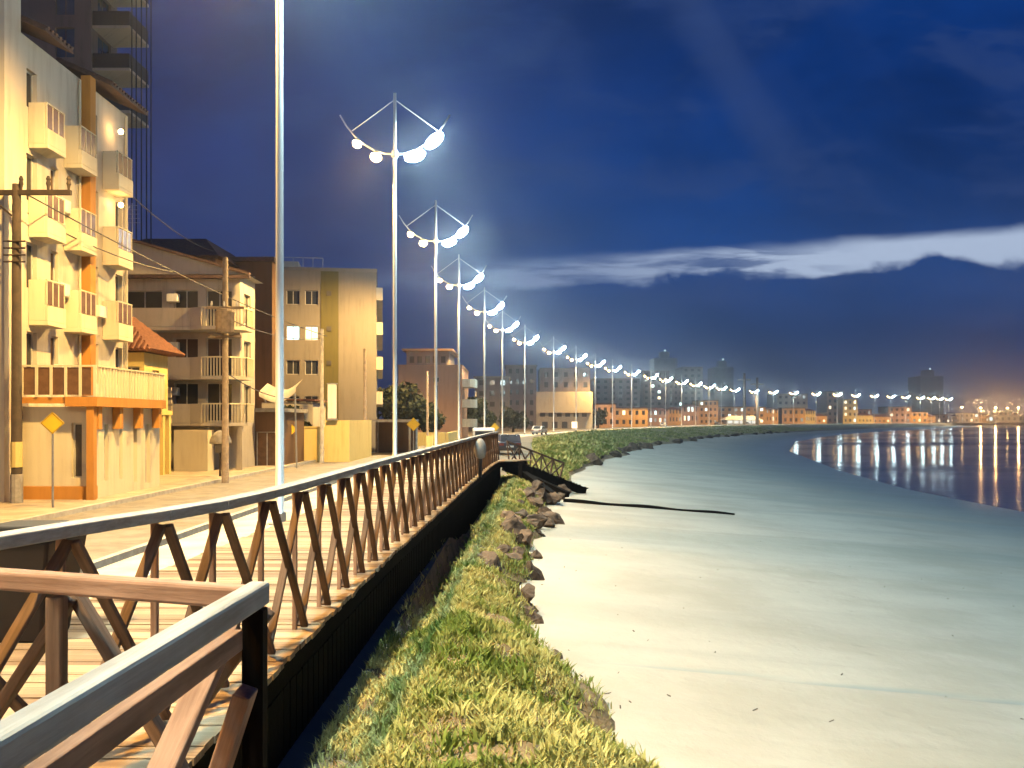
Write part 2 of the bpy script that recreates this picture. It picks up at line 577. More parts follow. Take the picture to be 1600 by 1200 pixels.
def pxz(y, d):
    return EYE + (655 - y) / F * d


ORD = ['first', 'second', 'third', 'fourth', 'fifth', 'sixth', 'seventh', 'eighth', 'ninth', 'tenth', 'eleventh', 'twelfth',
       'thirteenth', 'fourteenth', 'fifteenth', 'sixteenth', 'seventeenth', 'eighteenth', 'nineteenth', 'twentieth',
       'twenty-first', 'twenty-second', 'twenty-third', 'twenty-fourth', 'twenty-fifth', 'twenty-sixth', 'twenty-seventh',
       'twenty-eighth', 'twenty-ninth', 'thirtieth', 'thirty-first', 'thirty-second']

# ------------------------------------------------------------------ the lie of the land
GZ = -1.05
SEA = -3.0
pole_px = [437, 617, 681, 717, 757, 785, 820, 865, 900, 930, 957, 987, 1017, 1040, 1065, 1087, 1108, 1127, 1148]
poles = [(pxx(x, 20.93 * (i + 1) + .84), 20.93 * (i + 1) + .84) for i, x in enumerate(pole_px)]
for x, d in ((1178, 416), (1208, 432), (1240, 446), (1275, 461), (1308, 474), (1337, 488), (1366, 501), (1392, 515), (1415, 527),
             (1438, 542), (1455, 555), (1468, 567), (1482, 584)):
    poles.append((pxx(x, d), d))
pk_d = [-80, 0] + [p[1] for p in poles] + [604, 640, 700, 3000]
pk_x = [-5.7, -5.7] + [p[0] for p in poles] + [315, 520, 1300, 30000]


def poleX(d):
    return np.interp(d, pk_d, pk_x)


tk_d = [-80, 27, 33, 45, 60, 80, 110, 147, 168, 210, 252, 300, 400, 500, 584]
tk_x = [-1.75, -1.1, -.8, 0.2, 1.8, 1.8, 2.6, 7.5, 12.5, 25.5, 40] + [float(poleX(d)) + 8 for d in (300, 400, 500, 584)]
tk_d += [604, 640, 700, 3000]
tk_x += [325, 545, 1340, 30100]


def topX(d):
    return np.interp(d, tk_d, tk_x)


bk_d = [-80, 4, 6.9, 9.8, 13.3, 16.8, 21.6, 28.5, 38.7, 52.5, 105, 168, 207, 303, 425, 588, 604, 640, 700, 3000]
bk_x = [1.6, 1.45, 1.09, .49, .02, .24, .62, 1.0, 2.5, 3.9, 15, 36, 53, 106, 178, 294, 332, 560, 1360, 30200]
bk_h = [2.65, 2.65, 2.7, 2.7, 2.7, 2.7, 2.72, 2.75, 2.9, 3.0, 3.4, 3.6, 3.7, 3.9, 4.1, 4.2, 4.2, 4.2, 4.2, 4.2]


def bankX(d):
    return np.interp(d, bk_d, bk_x)


def bankZ(d):
    return EYE - np.interp(d, bk_d, bk_h)


wk_d = [-80, 27, 43.6, 50.6, 57.5, 79, 126, 180, 253, 351, 486, 588, 604, 640, 700, 3000]
wk_x = [24.5, 24.6, 24.9, 25.1, 25.4, 28.8, 39, 57, 91, 150, 243, 312, 352, 590, 1400, 30400]


def waterX(d):
    return np.interp(d, wk_d, wk_x)


ROWS = np.concatenate([np.arange(-80, 2, 4.0), np.arange(2, 40, 0.2), np.arange(40, 110, 1.0), np.arange(110, 300, 3.0),
                       np.arange(300, 600, 6.0), np.array([600, 604, 615, 628, 640, 660, 680, 700, 800, 1000, 1500])])


def fbm(x, y, sc, seed=0.0):
    return mnoise.fractal(Vector((x * sc, y * sc, seed)), 1.0, 2.0, 4)


def strip(name, rows, ss, fx, fz, m, attr=None):
    nv = len(ss)
    vs, at = [], []
    for d in rows:
        for s_ in ss:
            x = fx(d, s_)
            vs.append((x, d, fz(d, s_, x)))
            if attr:
                at.append(attr(d, s_, x))
    fs = [(i * nv + j, i * nv + j + 1, (i + 1) * nv + j + 1, (i + 1) * nv + j) for i in range(len(rows) - 1) for j in range(nv - 1)]
    me = bpy.data.meshes.new(name)
    me.from_pydata(vs, [], fs)
    me.materials.append(m)
    me.polygons.foreach_set('use_smooth', [True] * len(fs))
    if attr:
        a = me.attributes.new('wet', 'FLOAT', 'POINT')
        a.data.foreach_set('value', at)
    o = bpy.data.objects.new(name, me)
    COL.objects.link(o)
    return o


def land_z(d, x):
    xt = topX(d)
    near = 1.0 - min(max((d - 30) / 15, 0), 1)
    t0 = min(max((x - (xt - 3.6)) / 3.4, 0), 1)
    t0 = t0 * t0 * (3 - 2 * t0)
    return GZ + near * 0.38 * t0


LS = np.concatenate([np.array([-1500, -500, -200, -90, -50, -30, -20, -14]), np.linspace(-9, 0, 19)])
ground = strip('ground', ROWS, LS, lambda d, s_: topX(d) + s_ * 1.0, lambda d, s_, x: land_z(d, x), M['land'])
structure(ground, 'bare town ground behind the promenade and under the houses', 'ground')


def gully(d):
    return min(max((d - 7.0) / 8.0, 0), 1) * min(max((33.5 - d) / 2.0, 0), 1)


def bank_z(d, s_, x):
    z0 = land_z(d, topX(d))
    z1 = bankZ(d)
    far = min(max((d - 40) / 30, 0), 1)
    e = s_ ** (1.7 + 0.8 * (1 - far))
    z = z0 + (z1 - z0) * e
    far2 = far * (1 - 0.75 * min(max((d - 150) / 120, 0), 1))
    z += math.sin(math.pi * min(s_ * 1.0, 1)) * (0.10 + 0.6 * far2)
    z -= gully(d) * 0.55 * math.exp(-((s_ - .14) / .15) ** 2) * min(s_ / .04, 1)
    w = math.sin(math.pi * min(max(s_, 0), 1)) ** 0.5 if 0 < s_ < 1 else 0
    z += w * 0.16 * fbm(x, d, 0.9) * (1 + far) + w * 0.05 * fbm(x, d, 4.0, 3.0)
    return z


BS = np.linspace(0, 1, 34)
def wob(d):
    if not -20 < d < 600:
        return 0.0
    a = (0.28 + min(max(d - 40, 0) * 0.02, 2.2)) * fbm(0.0, d, 0.75 if d < 40 else 0.12, 8.0)
    if d < 40:
        a += 0.20 * fbm(5.0, d, 2.6, 3.0)
    return a


bank_fx = lambda d, s_: topX(d) + (bankX(d) + wob(d) - topX(d)) * s_
bank = strip('bank', ROWS, BS, bank_fx, bank_z, M['soil'])
structure(bank, 'eroded earth bank sloping from the boardwalk to the sand', 'bank')


def sand_z(d, s_, x):
    z0 = bankZ(d)
    z = z0 + (SEA - z0) * s_ if s_ <= 1 else SEA - (s_ - 1) * 2.5
    if 0 < s_ < 1.0:
        z += 0.05 * fbm(x, d, 0.22, 4.0) * math.sin(math.pi * s_)
        # shallow trough shaped to carry the painted shadow across the beach
        if 8 < d < 13:
            z -= 0.05 * math.exp(-((d - 10.45 + 0.1 * x) / 0.2) ** 2)
    return z


SS = np.concatenate([np.linspace(0, 1.0, 40), np.array([1.05, 1.15, 1.4, 2.0])])


def sand_fx(d, s_):
    a = bankX(d) + wob(d)
    if s_ <= 1:
        return a + (waterX(d) - a) * s_
    return waterX(d) + (s_ - 1) * 30


def wet_and_shadow(d, s_, x):
    shadow_line = 0.75 * math.exp(-((d - 10.40 + 0.1 * x) / 0.14) ** 2) * min(max((x - .5) / .6, 0), 1) if d < 15 else 0  # long shadow painted into the sand as a narrow wet-toned band
    return float(np.clip(shadow_line + s_ ** 1.15 + 0.22 * np.clip((d - 16) / 60.0, 0, 1), 0, 1.1))


sand = strip('sand', ROWS, SS, sand_fx, sand_z, M['sand'], wet_and_shadow)
structure(sand, 'pale sand beach, dark and wet towards the water', 'beach')
mb = MB()
mb.add([(-200, -300, SEA), (5000, -300, SEA), (5000, 1500, SEA), (-200, 1500, SEA)], [(0, 1, 2, 3)])
sea = mb.build('sea', M['sea'])
structure(sea, 'calm dark blue bay with lamp reflections', 'sea')


def ribbon(name, off0, off1, lift, m, d0=-80, d1=600, step=3.0, edge=None):
    rows = np.arange(d0, d1, step)
    return strip(name, rows, np.linspace(0, 1, 5), lambda d, s_: poleX(d) + off0 + (off1 - off0) * s_,
                 lambda d, s_, x: land_z(d, x) + lift, m)


prom = structure(ribbon('promenade', -1.4, 4.0, 0.010, M['promenade'], d1=46), 'pale paved promenade strip behind the boardwalk', 'promenade')
prom2 = structure(ribbon('promenade', -1.4, 2.2, 0.010, M['promenade'], d0=46 - 2, d1=596), 'pale promenade paving running along the lamp masts', 'promenade')
prom2.location.z = 0.004
road = structure(ribbon('road', -6.2, -1.55, 0.006, M['asphalt'], d1=596), 'asphalt seafront road between the lamp masts and the houses', 'road')
mbk = MB()
rr = np.arange(-80, 596, 4.0)
for o0 in (-1.55, -6.35):
    for a, c in zip(rr[:-1], rr[1:]):
        mbk.beam((poleX(a) + o0 + .075, a, GZ + 0.06), (poleX(c) + o0 + .075, c, GZ + 0.06), 0.15, 0.16)
structure(mbk.build('kerb', M['kerb']), 'low stone kerbs along both sides of the road', 'kerb')
pave = structure(ribbon('pavement', -11.5, -6.35, 0.10, M['paving'], d1=120), 'tan pavement in front of the houses', 'pavement')
# ------------------------------------------------------------------ lamp masts
MAST_TOP = 17.05 - GZ
COLLAR = 14.15 - GZ


def arm_pts(sgn):
    p = [(0, 0), (0.45, 0.02), (0.95, 0.17), (1.45, 0.46), (1.9, 0.84), (2.3, 1.32), (2.62, 1.86)]
    return [(sgn * a, 0, COLLAR + b_) for a, b_ in p]


def bowl(cx, cz, r, ln, tilt):
    """drop-glass of a luminaire, longer along its arm"""
    mb = MB()
    prof = [(0.02, r * .55), (r * .6, r * .5), (r * 0.92, r * .25), (r, -0.03), (r * 0.92, -r * 0.38), (r * 0.7, -r * 0.66), (r * 0.36, -r * 0.84), (0.01, -r * 0.9)]
    mb.lathe(prof, 16)
    c_, s_ = math.cos(tilt), math.sin(tilt)
    mb.v = [(cx + x * ln * c_ - z * s_, y, cz + x * ln * s_ + z * c_) for x, y, z in mb.v]
    return mb


def make_mast():
    root = thing('lamp_mast', 'x', 'lamp post')
    mb = MB()
    mb.tube([(0, 0, 0.0), (0, 0, 6.0), (0, 0, COLLAR), (0, 0, MAST_TOP)], 0.108, 14, 0.072)
    mb.build('pole', M['mast'], root, smooth=True)
    mb = MB()
    mb.lathe([(0.26, 0), (0.26, 0.04), (0.17, 0.06), (0.15, 0.30), (0.13, 0.32)], 14)
    mb.build('base_plate', M['metal'], root)
    mb = MB()
    mb.lathe([(0.12, -0.16), (0.16, -0.14), (0.16, 0.14), (0.12, 0.16)], 14, (0, 0, COLLAR))
    mb.build('collar', M['mast'], root)
    for sg in (-1, 1):
        mb = MB()
        mb.tube(arm_pts(sg), 0.05, 8, 0.04)
        mb.build('arm', M['mast'], root, smooth=True)
        mb = MB()
        mb.tube([(sg * .06, 0, MAST_TOP - 0.35), (sg * 2.08, 0, COLLAR + 1.08)], 0.022, 6)
        mb.build('tie_rod', M['mast'], root)
        for (ax, az, r, ln, tl) in ((0.90, -0.12, 0.27, 1.0, .2), (1.80, 0.50, 0.22, 1.0, .6)) if sg < 0 else ((0.95, -0.06, 0.33, 1.55, .3), (1.85, 0.66, 0.33, 1.65, .72)):  # seaward lenses oversized: lamp glare put into their shape
            mb = MB()
            mb.lathe([(r * 0.25, 0.10), (r * 0.5, 0.06), (r * 0.55, 0.0)], 12, (sg * ax, 0, COLLAR + az + r * .56))
            h = mb.build('luminaire', M['housing'], root)
            bowl(sg * ax, COLLAR + az, r, ln, sg * tl).build('lens', M['lamp_c'] if sg > 0 else M['lamp_w'], h, smooth=True)
    return root


P_WARM, P_COOL = 16500.0, 9500.0
warm_l = bpy.data.lights.new('sodium_light', 'SPOT')
warm_l.color = (1.0, 0.60, 0.17); warm_l.energy = P_WARM * 2; warm_l.shadow_soft_size = 0.3
cool_l = bpy.data.lights.new('cool_light', 'SPOT')
cool_l.color = (0.66, 0.98, 1.0); cool_l.energy = P_COOL * 2; cool_l.shadow_soft_size = 0.35
for L_ in (warm_l, cool_l):
    L_.spot_size = math.radians(140 if L_ is warm_l else 140)
    L_.spot_blend = 0.7 if L_ is warm_l else 0.55


def add_lights(root, sc=1.0):
    for L, x, z in ((warm_l, -1.36, 0.62), (cool_l, 1.40, 0.80)):
        o = bpy.data.objects.new('lamp_light', L)
        COL.objects.link(o)
        o.parent = root
        o.location = (x, 0, COLLAR + z - 0.7)
        o.rotation_euler = (0, math.radians(-28 if x > 0 else 18), 0)


mast0 = make_mast()
allp = [(-5.7, 0.84), (-5.7, -20.1)] + poles
for i, (x, d) in enumerate(allp):
    r = mast0 if i == 0 else copy_tree(mast0)
    dd = 4.0
    sl = (poleX(d + dd) - poleX(d - dd)) / (2 * dd)
    r.location = (x, d, GZ)
    r.rotation_euler.z = -min(math.atan(sl), 0.75)
    if i == 0:
        lab = 'white lamp mast of the row standing beside the camera, outside the picture'
    elif i == 1:
        lab = 'white lamp mast of the row standing behind the camera, outside the picture'
    elif i == 2:
        lab = 'thick white lamp mast nearest the camera, arms above the picture'
    elif i == 3:
        lab = 'tallest lamp mast seen whole, just right of the beige block with the olive stripe'
    else:
        n = i - 2
        if n <= 19:
            lab = f'white twin-armed lamp mast, {ORD[n]} along the promenade from the thick bare pole'
        else:
            lab = f'far lamp mast at the bend of the bay, {ORD[len(allp) - 1 - i]} from the end of the row'
    tag(r, lab, 'lamp post', 'white twin-armed lamp masts along the seafront')
for r in [o for o in COL.objects if o.name.split('.')[0] == 'lamp_mast']:
    add_lights(r)

# single-headed street lamps across the water
far_l = bpy.data.lights.new('far_sodium_light', 'POINT')
far_l.color = (1.0, 0.55, 0.2); far_l.energy = 26000; far_l.shadow_soft_size = 0.4
sl0 = thing('street_lamp', 'x', 'street lamp')
mb = MB(); mb.tube([(0, 0, 0), (0, 0, 10.6)], 0.12, 8, 0.08); mb.build('pole', M['mast'], sl0)
mb = MB(); mb.tube([(0, 0, 10.5), (-0.4, -.5, 10.9), (-0.9, -1.0, 11.0)], 0.05, 6); mb.build('arm', M['mast'], sl0)
mb = MB(); mb.lathe([(0.2, 0.2), (0.6, 0.1), (0.65, 0.0)], 10, (-1.0, -1.1, 10.9)); hs = mb.build('luminaire', M['housing'], sl0)
mb = MB(); mb.lathe([(0.7, 0.0), (0.72, -.1), (0.5, -.5), (0.05, -.62)], 10, (-1.0, -1.1, 10.88)); mb.build('lens', M['lamp_w'], hs)
fl_labels = ['small orange street lamp just right of the last white mast', 'second orange street lamp right of the last white mast',
             'orange street lamp over the pale far sea wall', 'bright orange street lamp second from the far right end',
             'brightest orange street lamp at the far right end of the bay']
for i, (x, d) in enumerate(((1504, 612), (1533, 632), (1556, 640), (1575, 652), (1592, 640))):
    r = sl0 if i == 0 else copy_tree(sl0)
    r.location = (pxx(x, d), d, GZ)
    tag(r, fl_labels[i], 'street lamp', 'orange street lamps across the bay')
    if i in (1, 2, 4):
        o = bpy.data.objects.new('lamp_light', far_l)
        COL.objects.link(o); o.parent = r; o.location = (-1.0, -1.3, 10.2)

# ------------------------------------------------------------------ boardwalk
ek_d = [-6, 2.0, 5.7, 10, 17, 23.6, 30, 33.8]
ek_x = [-1.5, -1.5, -1.53, -1.45, -1.2, -.98, -.72, -.45]
edgeX = lambda d: float(np.interp(d, ek_d, ek_x))
DW = 2.05
bw = thing('boardwalk', 'raised wooden boardwalk of cross planks with a dark skirt, curving along the grassy bank', 'boardwalk', (-2.5, 8, GZ))
mb = MB()
y = -6.0
i = 0
while y < 33.8:
    xe = edgeX(y) + 0.10 + rng.uniform(-.012, .012)
    xl = edgeX(y) - DW + rng.uniform(-.02, .02)
    if y < 2.72:
        xe = -0.62 + rng.uniform(-.012, .012)
    if y > 32.2:
        xe += (y - 32.2) * 0.75
    dz = rng.uniform(-.004, .004)
    mb.box(xl, xe, y, y + 0.133, -0.036 + dz, dz)
    y += 0.145
wpart(mb, 'planks', M['planks'], bw)
mb = MB()
for a in np.arange(2.75, 33.4, 0.9):
    c = min(a + 0.9, 33.6)
    mb.beam((edgeX(a) + .02, a, -.14), (edgeX(c) + .02, c, -.14), 0.05, 0.19)
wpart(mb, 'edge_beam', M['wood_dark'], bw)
mb = MB()
for a in np.arange(2.75, 33.4, 0.16):
    mb.box(edgeX(a) + .03, edgeX(a) + .055, a, a + .153, -1.1, -.22 - rng.uniform(0, .012))
wpart(mb, 'skirt', M['wood_dark'], bw)  # black boards stand in for the shaded space under the deck
mb = MB()
for a in np.arange(-6, 33.4, 0.9):
    mb.beam((edgeX(a) - DW + .06, a, -.14), (edgeX(min(a + .9, 33.4)) - DW + .06, min(a + .9, 33.4), -.14), 0.06, 0.19)
mb.box(-1.5, -.66, 2.62, 2.68, -.24, -.045)
mb.box(-.72, -.66, -6, 2.6, -.24, -.045)
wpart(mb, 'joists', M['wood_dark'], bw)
for a in np.arange(3.4, 33.4, 2.5):
    mb = MB(); mb.box(edgeX(a) - .10, edgeX(a), a, a + .1, -1.35, -.24); wpart(mb, 'pile', M['wood_dark'], bw)
for a in (-3.0, 0.0, 2.2):
    mb = MB(); mb.box(-.78, -.68, a, a + .1, -1.4, -.24); wpart(mb, 'pile', M['wood_dark'], bw)

# main railing
rl = thing('railing', 'long wooden cross-braced railing with a silvered top rail on the boardwalk edge', 'railing', (-1.55, 3.2, 0))
rk_d = [3.05, 3.48, 3.9, 4.49, 5.02, 5.73, 6.49, 10, 17, 23.6, 30, 33.2]
rk_x = [-2.14, -2.02, -1.93, -1.76, -1.64, -1.57, -1.535, -1.47, -1.22, -1.0, -.74, -.50]
railX = lambda d: float(np.interp(d, rk_d, rk_x))
posts_d = [3.05, 3.9, 4.49, 5.02, 5.73]
while posts_d[-1] < 32.4:
    posts_d.append(posts_d[-1] + 0.755)
PT = [Vector((railX(d), d, 0)) for d in posts_d]
mb = MB()
for a, c in zip(PT[:-1], PT[1:]):
    mb.beam(a + Vector((0, 0, 1.035)), c + Vector((0, 0, 1.035)), 0.115, 0.055)
o = wpart(mb, 'top_rail', M['wood_y'], rl, bevel=0.006)
for i, p in enumerate(PT):
    q = PT[min(i + 1, len(PT) - 1)] if i + 1 < len(PT) else p + (p - PT[i - 1])
    n = Vector((q.y - p.y, -(q.x - p.x), 0)).normalized()
    p = p + Vector((0, random.uniform(-.012, .012), 0))
    wbeam('post', p - n * .036 + Vector((0, 0, -.02)), p - n * .036 + Vector((0, 0, 1.005)), 0.034, 0.034, M['wood_red'], rl)
    if i + 1 < len(PT):
        up = Vector((0, 0, 1))
        wbeam('brace', p + n * .036 + up * 0.985, q + n * .036 + up * 0.02, 0.03, 0.052, M['wood'], rl, up=(1, 0, 0))
        wbeam('brace', p + n * .003 + up * 0.02, q + n * .003 + up * 0.985, 0.03, 0.052, M['wood'], rl, up=(1, 0, 0))

# railing of the landing beside the camera
fr = thing('railing', 'L-shaped wooden landing railing filling the lower left corner, with a grey top board', 'railing', (-.72, 2.55, 0))
C0 = Vector((-.735, 2.56, 0)); C1 = Vector((-2.10, 3.02, 0)); C2 = Vector((-.80, 1.0, 0)); C3 = Vector((-.86, -.4, 0)); C4 = Vector((-.90, -2.2, 0))
up = Vector((0, 0, 1))
wbeam('top_rail', C1 + up * 1.005, C0 + up * 1.005 + Vector((-.03, 0.01, 0)), 0.065, 0.062, M['wood_red'], fr, bevel=.01)
wbeam('top_rail', C4 + up * 1.012, C0 + up * 1.012 + Vector((0.002, .045, 0)), 0.062, 0.066, M['wood_grey'], fr, bevel=.01)
wbeam('under_rail', C4 + up * .90 + Vector((-.03, 0, 0)), C0 + up * .90 + Vector((-.035, -.06, 0)), 0.04, 0.06, M['wood_red'], fr)
wbeam('post', C0 + up * -.3, C0 + up * 0.975, 0.06, 0.06, M['wood_dark'], fr)  # near-black timber carries the shadow of the top rail
mid1 = C0.lerp(C1, 0.5)
for p in (mid1, C1, C2, C3, C4):
    wbeam('post', p + up * -.02 + Vector((-.0, 0, 0)), p + up * 0.965, 0.05, 0.05, M['wood'], fr)
wbeam('brace', C0 + Vector((0.0, -.085, .765)), C0 + Vector((-.27, -.03, -.03)), 0.05, 0.085, M['wood_red'], fr, up=(0, 1, 0))
for a, c in ((C0, mid1), (mid1, C1)):
    n = Vector((0.02, 0.06, 0))
    wbeam('brace', a + n + up * .95, c + n + up * .04, 0.036, 0.06, M['wood'], fr, up=(0, 1, 0))
    wbeam('brace', c - n * 0.0 + Vector((0.01, .1, 0)) + up * .95, a + Vector((0.01, .1, 0)) + up * .04, 0.036, 0.06, M['wood'], fr, up=(0, 1, 0))
for a, c in ((C0, C2), (C2, C3), (C3, C4)):
    n = Vector((-0.075, 0.0, 0))
    wbeam('brace', a + n + up * .93, c + n + up * .04, 0.036, 0.07, M['wood_red'], fr, up=(1, 0, 0))
    wbeam('brace', c + n * 1.6 + up * .93, a + n * 1.6 + up * .04, 0.036, 0.07, M['wood_red'], fr, up=(1, 0, 0))

# litter bin on the deck, globe bin further along
lb = thing('litter_bin', 'dark tapered litter bin on the boardwalk at the left edge', 'bin', (-3.38, 6.25, 0))
mb = MB()
b0, b1, h = 0.20, 0.29, 0.70
vs = [(-b0, -b0, 0), (b0, -b0, 0), (b0, b0, 0), (-b0, b0, 0), (-b1, -b1, h), (b1, -b1, h), (b1, b1, h), (-b1, b1, h)]
mb.add(vs, [(0, 3, 2, 1), (4, 5, 6, 7), (0, 1, 5, 4), (1, 2, 6, 5), (2, 3, 7, 6), (3, 0, 4, 7)])
mb.build('body', M['binmat'], lb, bevel=0.02)
mb = MB(); mb.box(-.31, .31, -.31, .31, h, h + .05); mb.box(-.2, .2, -.2, .2, h + .05, h + .09); mb.build('lid', M['black'], lb, bevel=0.012)
d = 23.2
gb = thing('litter_bin', 'pale round litter bin on a dark post inside the far end of the railing', 'bin', (railX(d) + .19, d, 0))
mb = MB(); mb.tube([(0, 0, 0), (0, 0, .55)], 0.05, 8); mb.build('post', M['black'], gb)
mb = MB(); mb.lathe([(0.03, .48), (.12, .53), (.155, .66), (.155, .82), (.10, .96), (.03, 1.02)], 14); mb.build('bowl', M['concrete'], gb, smooth=True)

# collapsed end of the boardwalk
cb = thing('collapsed_boardwalk', 'fallen dark end of the boardwalk tipped down onto the sand', 'wreckage', (0.3, 33.8, -.6))
A = Vector((0.0, 33.5, -.10)); B = Vector((2.55, 35.6, -1.20))
dv = (B - A); L = dv.length; dv.normalize()
sdv = dv.cross(Vector((0, 0, 1))).normalized()
mb = MB()
for q in np.arange(0, L, 0.15):
    if rng.random() < 0.12:
        continue
    c = A + dv * q
    w0 = 0.62 + rng.uniform(-.06, .06)
    mb.beam(c - sdv * w0, c + sdv * w0, 0.135, 0.04)
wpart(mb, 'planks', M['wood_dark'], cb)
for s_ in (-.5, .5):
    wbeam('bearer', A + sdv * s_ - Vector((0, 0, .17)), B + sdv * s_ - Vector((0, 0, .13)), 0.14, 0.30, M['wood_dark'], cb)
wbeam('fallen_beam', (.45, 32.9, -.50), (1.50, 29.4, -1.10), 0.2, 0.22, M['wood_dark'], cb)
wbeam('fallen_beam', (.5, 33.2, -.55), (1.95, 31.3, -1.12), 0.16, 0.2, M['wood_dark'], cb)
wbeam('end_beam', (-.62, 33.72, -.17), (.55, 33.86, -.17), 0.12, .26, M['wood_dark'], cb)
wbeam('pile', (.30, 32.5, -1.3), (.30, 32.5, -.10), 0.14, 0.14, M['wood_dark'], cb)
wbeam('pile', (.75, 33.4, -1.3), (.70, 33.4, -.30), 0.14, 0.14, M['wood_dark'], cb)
fr2 = thing('fallen_railing', 'broken length of cross-braced railing sagging behind the collapsed boardwalk end', 'railing', (.6, 36, -.4))
a0, a1 = Vector((-.2, 35.2, 0.65)), Vector((2.2, 38.0, -.35))
b0_, b1_ = Vector((-.1, 35.2, -.25)), Vector((2.0, 37.8, -1.0))
wbeam('top_rail', a0, a1, 0.1, 0.06, M['wood'], fr2)
for q in np.linspace(0, 1, 6):
    wbeam('post', b0_.lerp(b1_, q), a0.lerp(a1, q), 0.06, 0.06, M['wood'], fr2)
for q in np.linspace(0, .8, 5):
    wbeam('brace', b0_.lerp(b1_, q), a0.lerp(a1, q + .2), 0.035, 0.06, M['wood'], fr2)
    wbeam('brace', a0.lerp(a1, q), b0_.lerp(b1_, q + .2), 0.035, 0.06, M['wood'], fr2)

# half-buried timber on the sand
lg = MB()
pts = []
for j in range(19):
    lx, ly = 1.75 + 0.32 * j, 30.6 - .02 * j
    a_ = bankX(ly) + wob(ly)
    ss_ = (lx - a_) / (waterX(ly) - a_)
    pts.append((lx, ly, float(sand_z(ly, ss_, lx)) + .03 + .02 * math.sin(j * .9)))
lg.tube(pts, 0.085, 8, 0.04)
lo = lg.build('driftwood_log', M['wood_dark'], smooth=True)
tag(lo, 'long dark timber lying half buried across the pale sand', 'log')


# ------------------------------------------------------------------ rocks at the foot of the bank
def rock(sz, seed):
    import bmesh
    bm = bmesh.new()
    bmesh.ops.create_icosphere(bm, subdivisions=3, radius=1.0)
    sx_, sy_, sz_ = sz
    planes = [Vector((rr_.uniform(-1, 1), rr_.uniform(-1, 1), rr_.uniform(-.6, 1))).normalized() for rr_ in [random.Random(seed * 13 + q) for q in range(9)]]
    for v_ in bm.verts:
        p = v_.co.copy()
        for pl in planes:
            e = p.dot(pl)
            if e > 0.5:
                p -= pl * (e - 0.5)
        nz = mnoise.fractal(p * 2.2 + Vector((seed * 3.1, 0, 0)), 1.0, 2.0, 4) * 0.22
        p += p.normalized() * nz
        v_.co = Vector((p.x * sx_, p.y * sy_, p.z * sz_))
    me = bpy.data.meshes.new('rock')
    bm.to_mesh(me); bm.free()
    me.materials.append(M['rock'])
    o = bpy.data.objects.new('rock', me)
    COL.objects.link(o)
    return o


rock_spec = [  # pixel x, y of the base on the sand, size in px
    (834, 905, 40, 'tall slanted tan rock jutting from the bank with a pointed shadow'), (795, 925, 34, 'round rock below the slanted tan rock, half under grass'),
    (806, 868, 36, 'dark blocky rock above the slanted tan rock'), (836, 872, 20, 'small pale stone right of the dark blocky rock'),
    (860, 822, 22, 'small upright rock standing out on the sand'), (822, 822, 40, 'broad brown rock behind the small upright rock'),
    (790, 815, 28, 'brown rock in the grass beside the broad rock'), (838, 838, 24, 'low flat stone on the sand before the broad rock'),
    (862, 786, 26, 'dark rock at the buried end of the long timber'), (840, 796, 22, 'rock left of the timber end'),
    (880, 768, 24, 'rock under the tip of the collapsed boardwalk'), (852, 770, 20, 'rock in the shade of the collapsed boardwalk'),
    (868, 1030, 30, 'clod of earth where the grass edge meets the painted shadow line'), (858, 1062, 24, 'low clod below the painted shadow line on the grass edge'),
    (895, 1108, 26, 'clod of earth nearest the camera on the grass edge'), (810, 785, 24, 'rock high in the dry grass under the boardwalk end'),
    (815, 845, 22, 'rock wedged between the broad rock and the blocky rock'), (782, 945, 24, 'lowest rock of the pile, at the inner bend of the sand'),
]
for i, (x, y, s_, lab) in enumerate(rock_spec):
    d = 2.72 * F / (y - 655)
    X = pxx(x, d)
    sz = s_ / F * d
    o = rock((sz * .62, sz * .55, sz * .55), i + 1)
    o.location = (X, d, EYE - 2.72 + sz * .16)
    o.rotation_euler = (random.uniform(-.5, .5), random.uniform(-.5, .5), random.uniform(0, 6))
    tag(o, lab, 'rock', 'rocks at the foot of the grassy bank')
for i in range(28):
    d = 12 + i * .78 + random.uniform(-.3, .3)
    s_ = random.uniform(.13, .38)
    o = rock((s_ * 1.3, s_, s_ * .75), 80 + i)
    q = random.uniform(.66, 1.10)
    X = bank_fx(d, q)
    o.location = (X, d, (bank_z(d, q, X) if q < 1 else float(bankZ(d))) + s_ * .3)
    o.rotation_euler = (random.uniform(-.5, .5), random.uniform(-.5, .5), random.uniform(0, 6))
    tag(o, f'small loose stone on the crumbling edge of the near bank, {ORD[i]} going away', 'rock', 'loose stones along the near bank edge')
# further boulders armouring the distant bank
for i in range(26):
    d = 60 + i * 7.5 + random.uniform(-2, 2)
    s_ = random.uniform(.55, 1.1)
    o = rock((s_ * 1.2, s_ * 1.1, s_ * .8), 40 + i)
    o.location = (bankX(d) + wob(d) + random.uniform(-.9, .2), d, bankZ(d) + .15)
    o.rotation_euler.z = random.uniform(0, 6)
    tag(o, f'dark boulder below the distant green bank, {ORD[i]} beyond the collapsed boardwalk end', 'rock', 'boulders along the distant green bank')


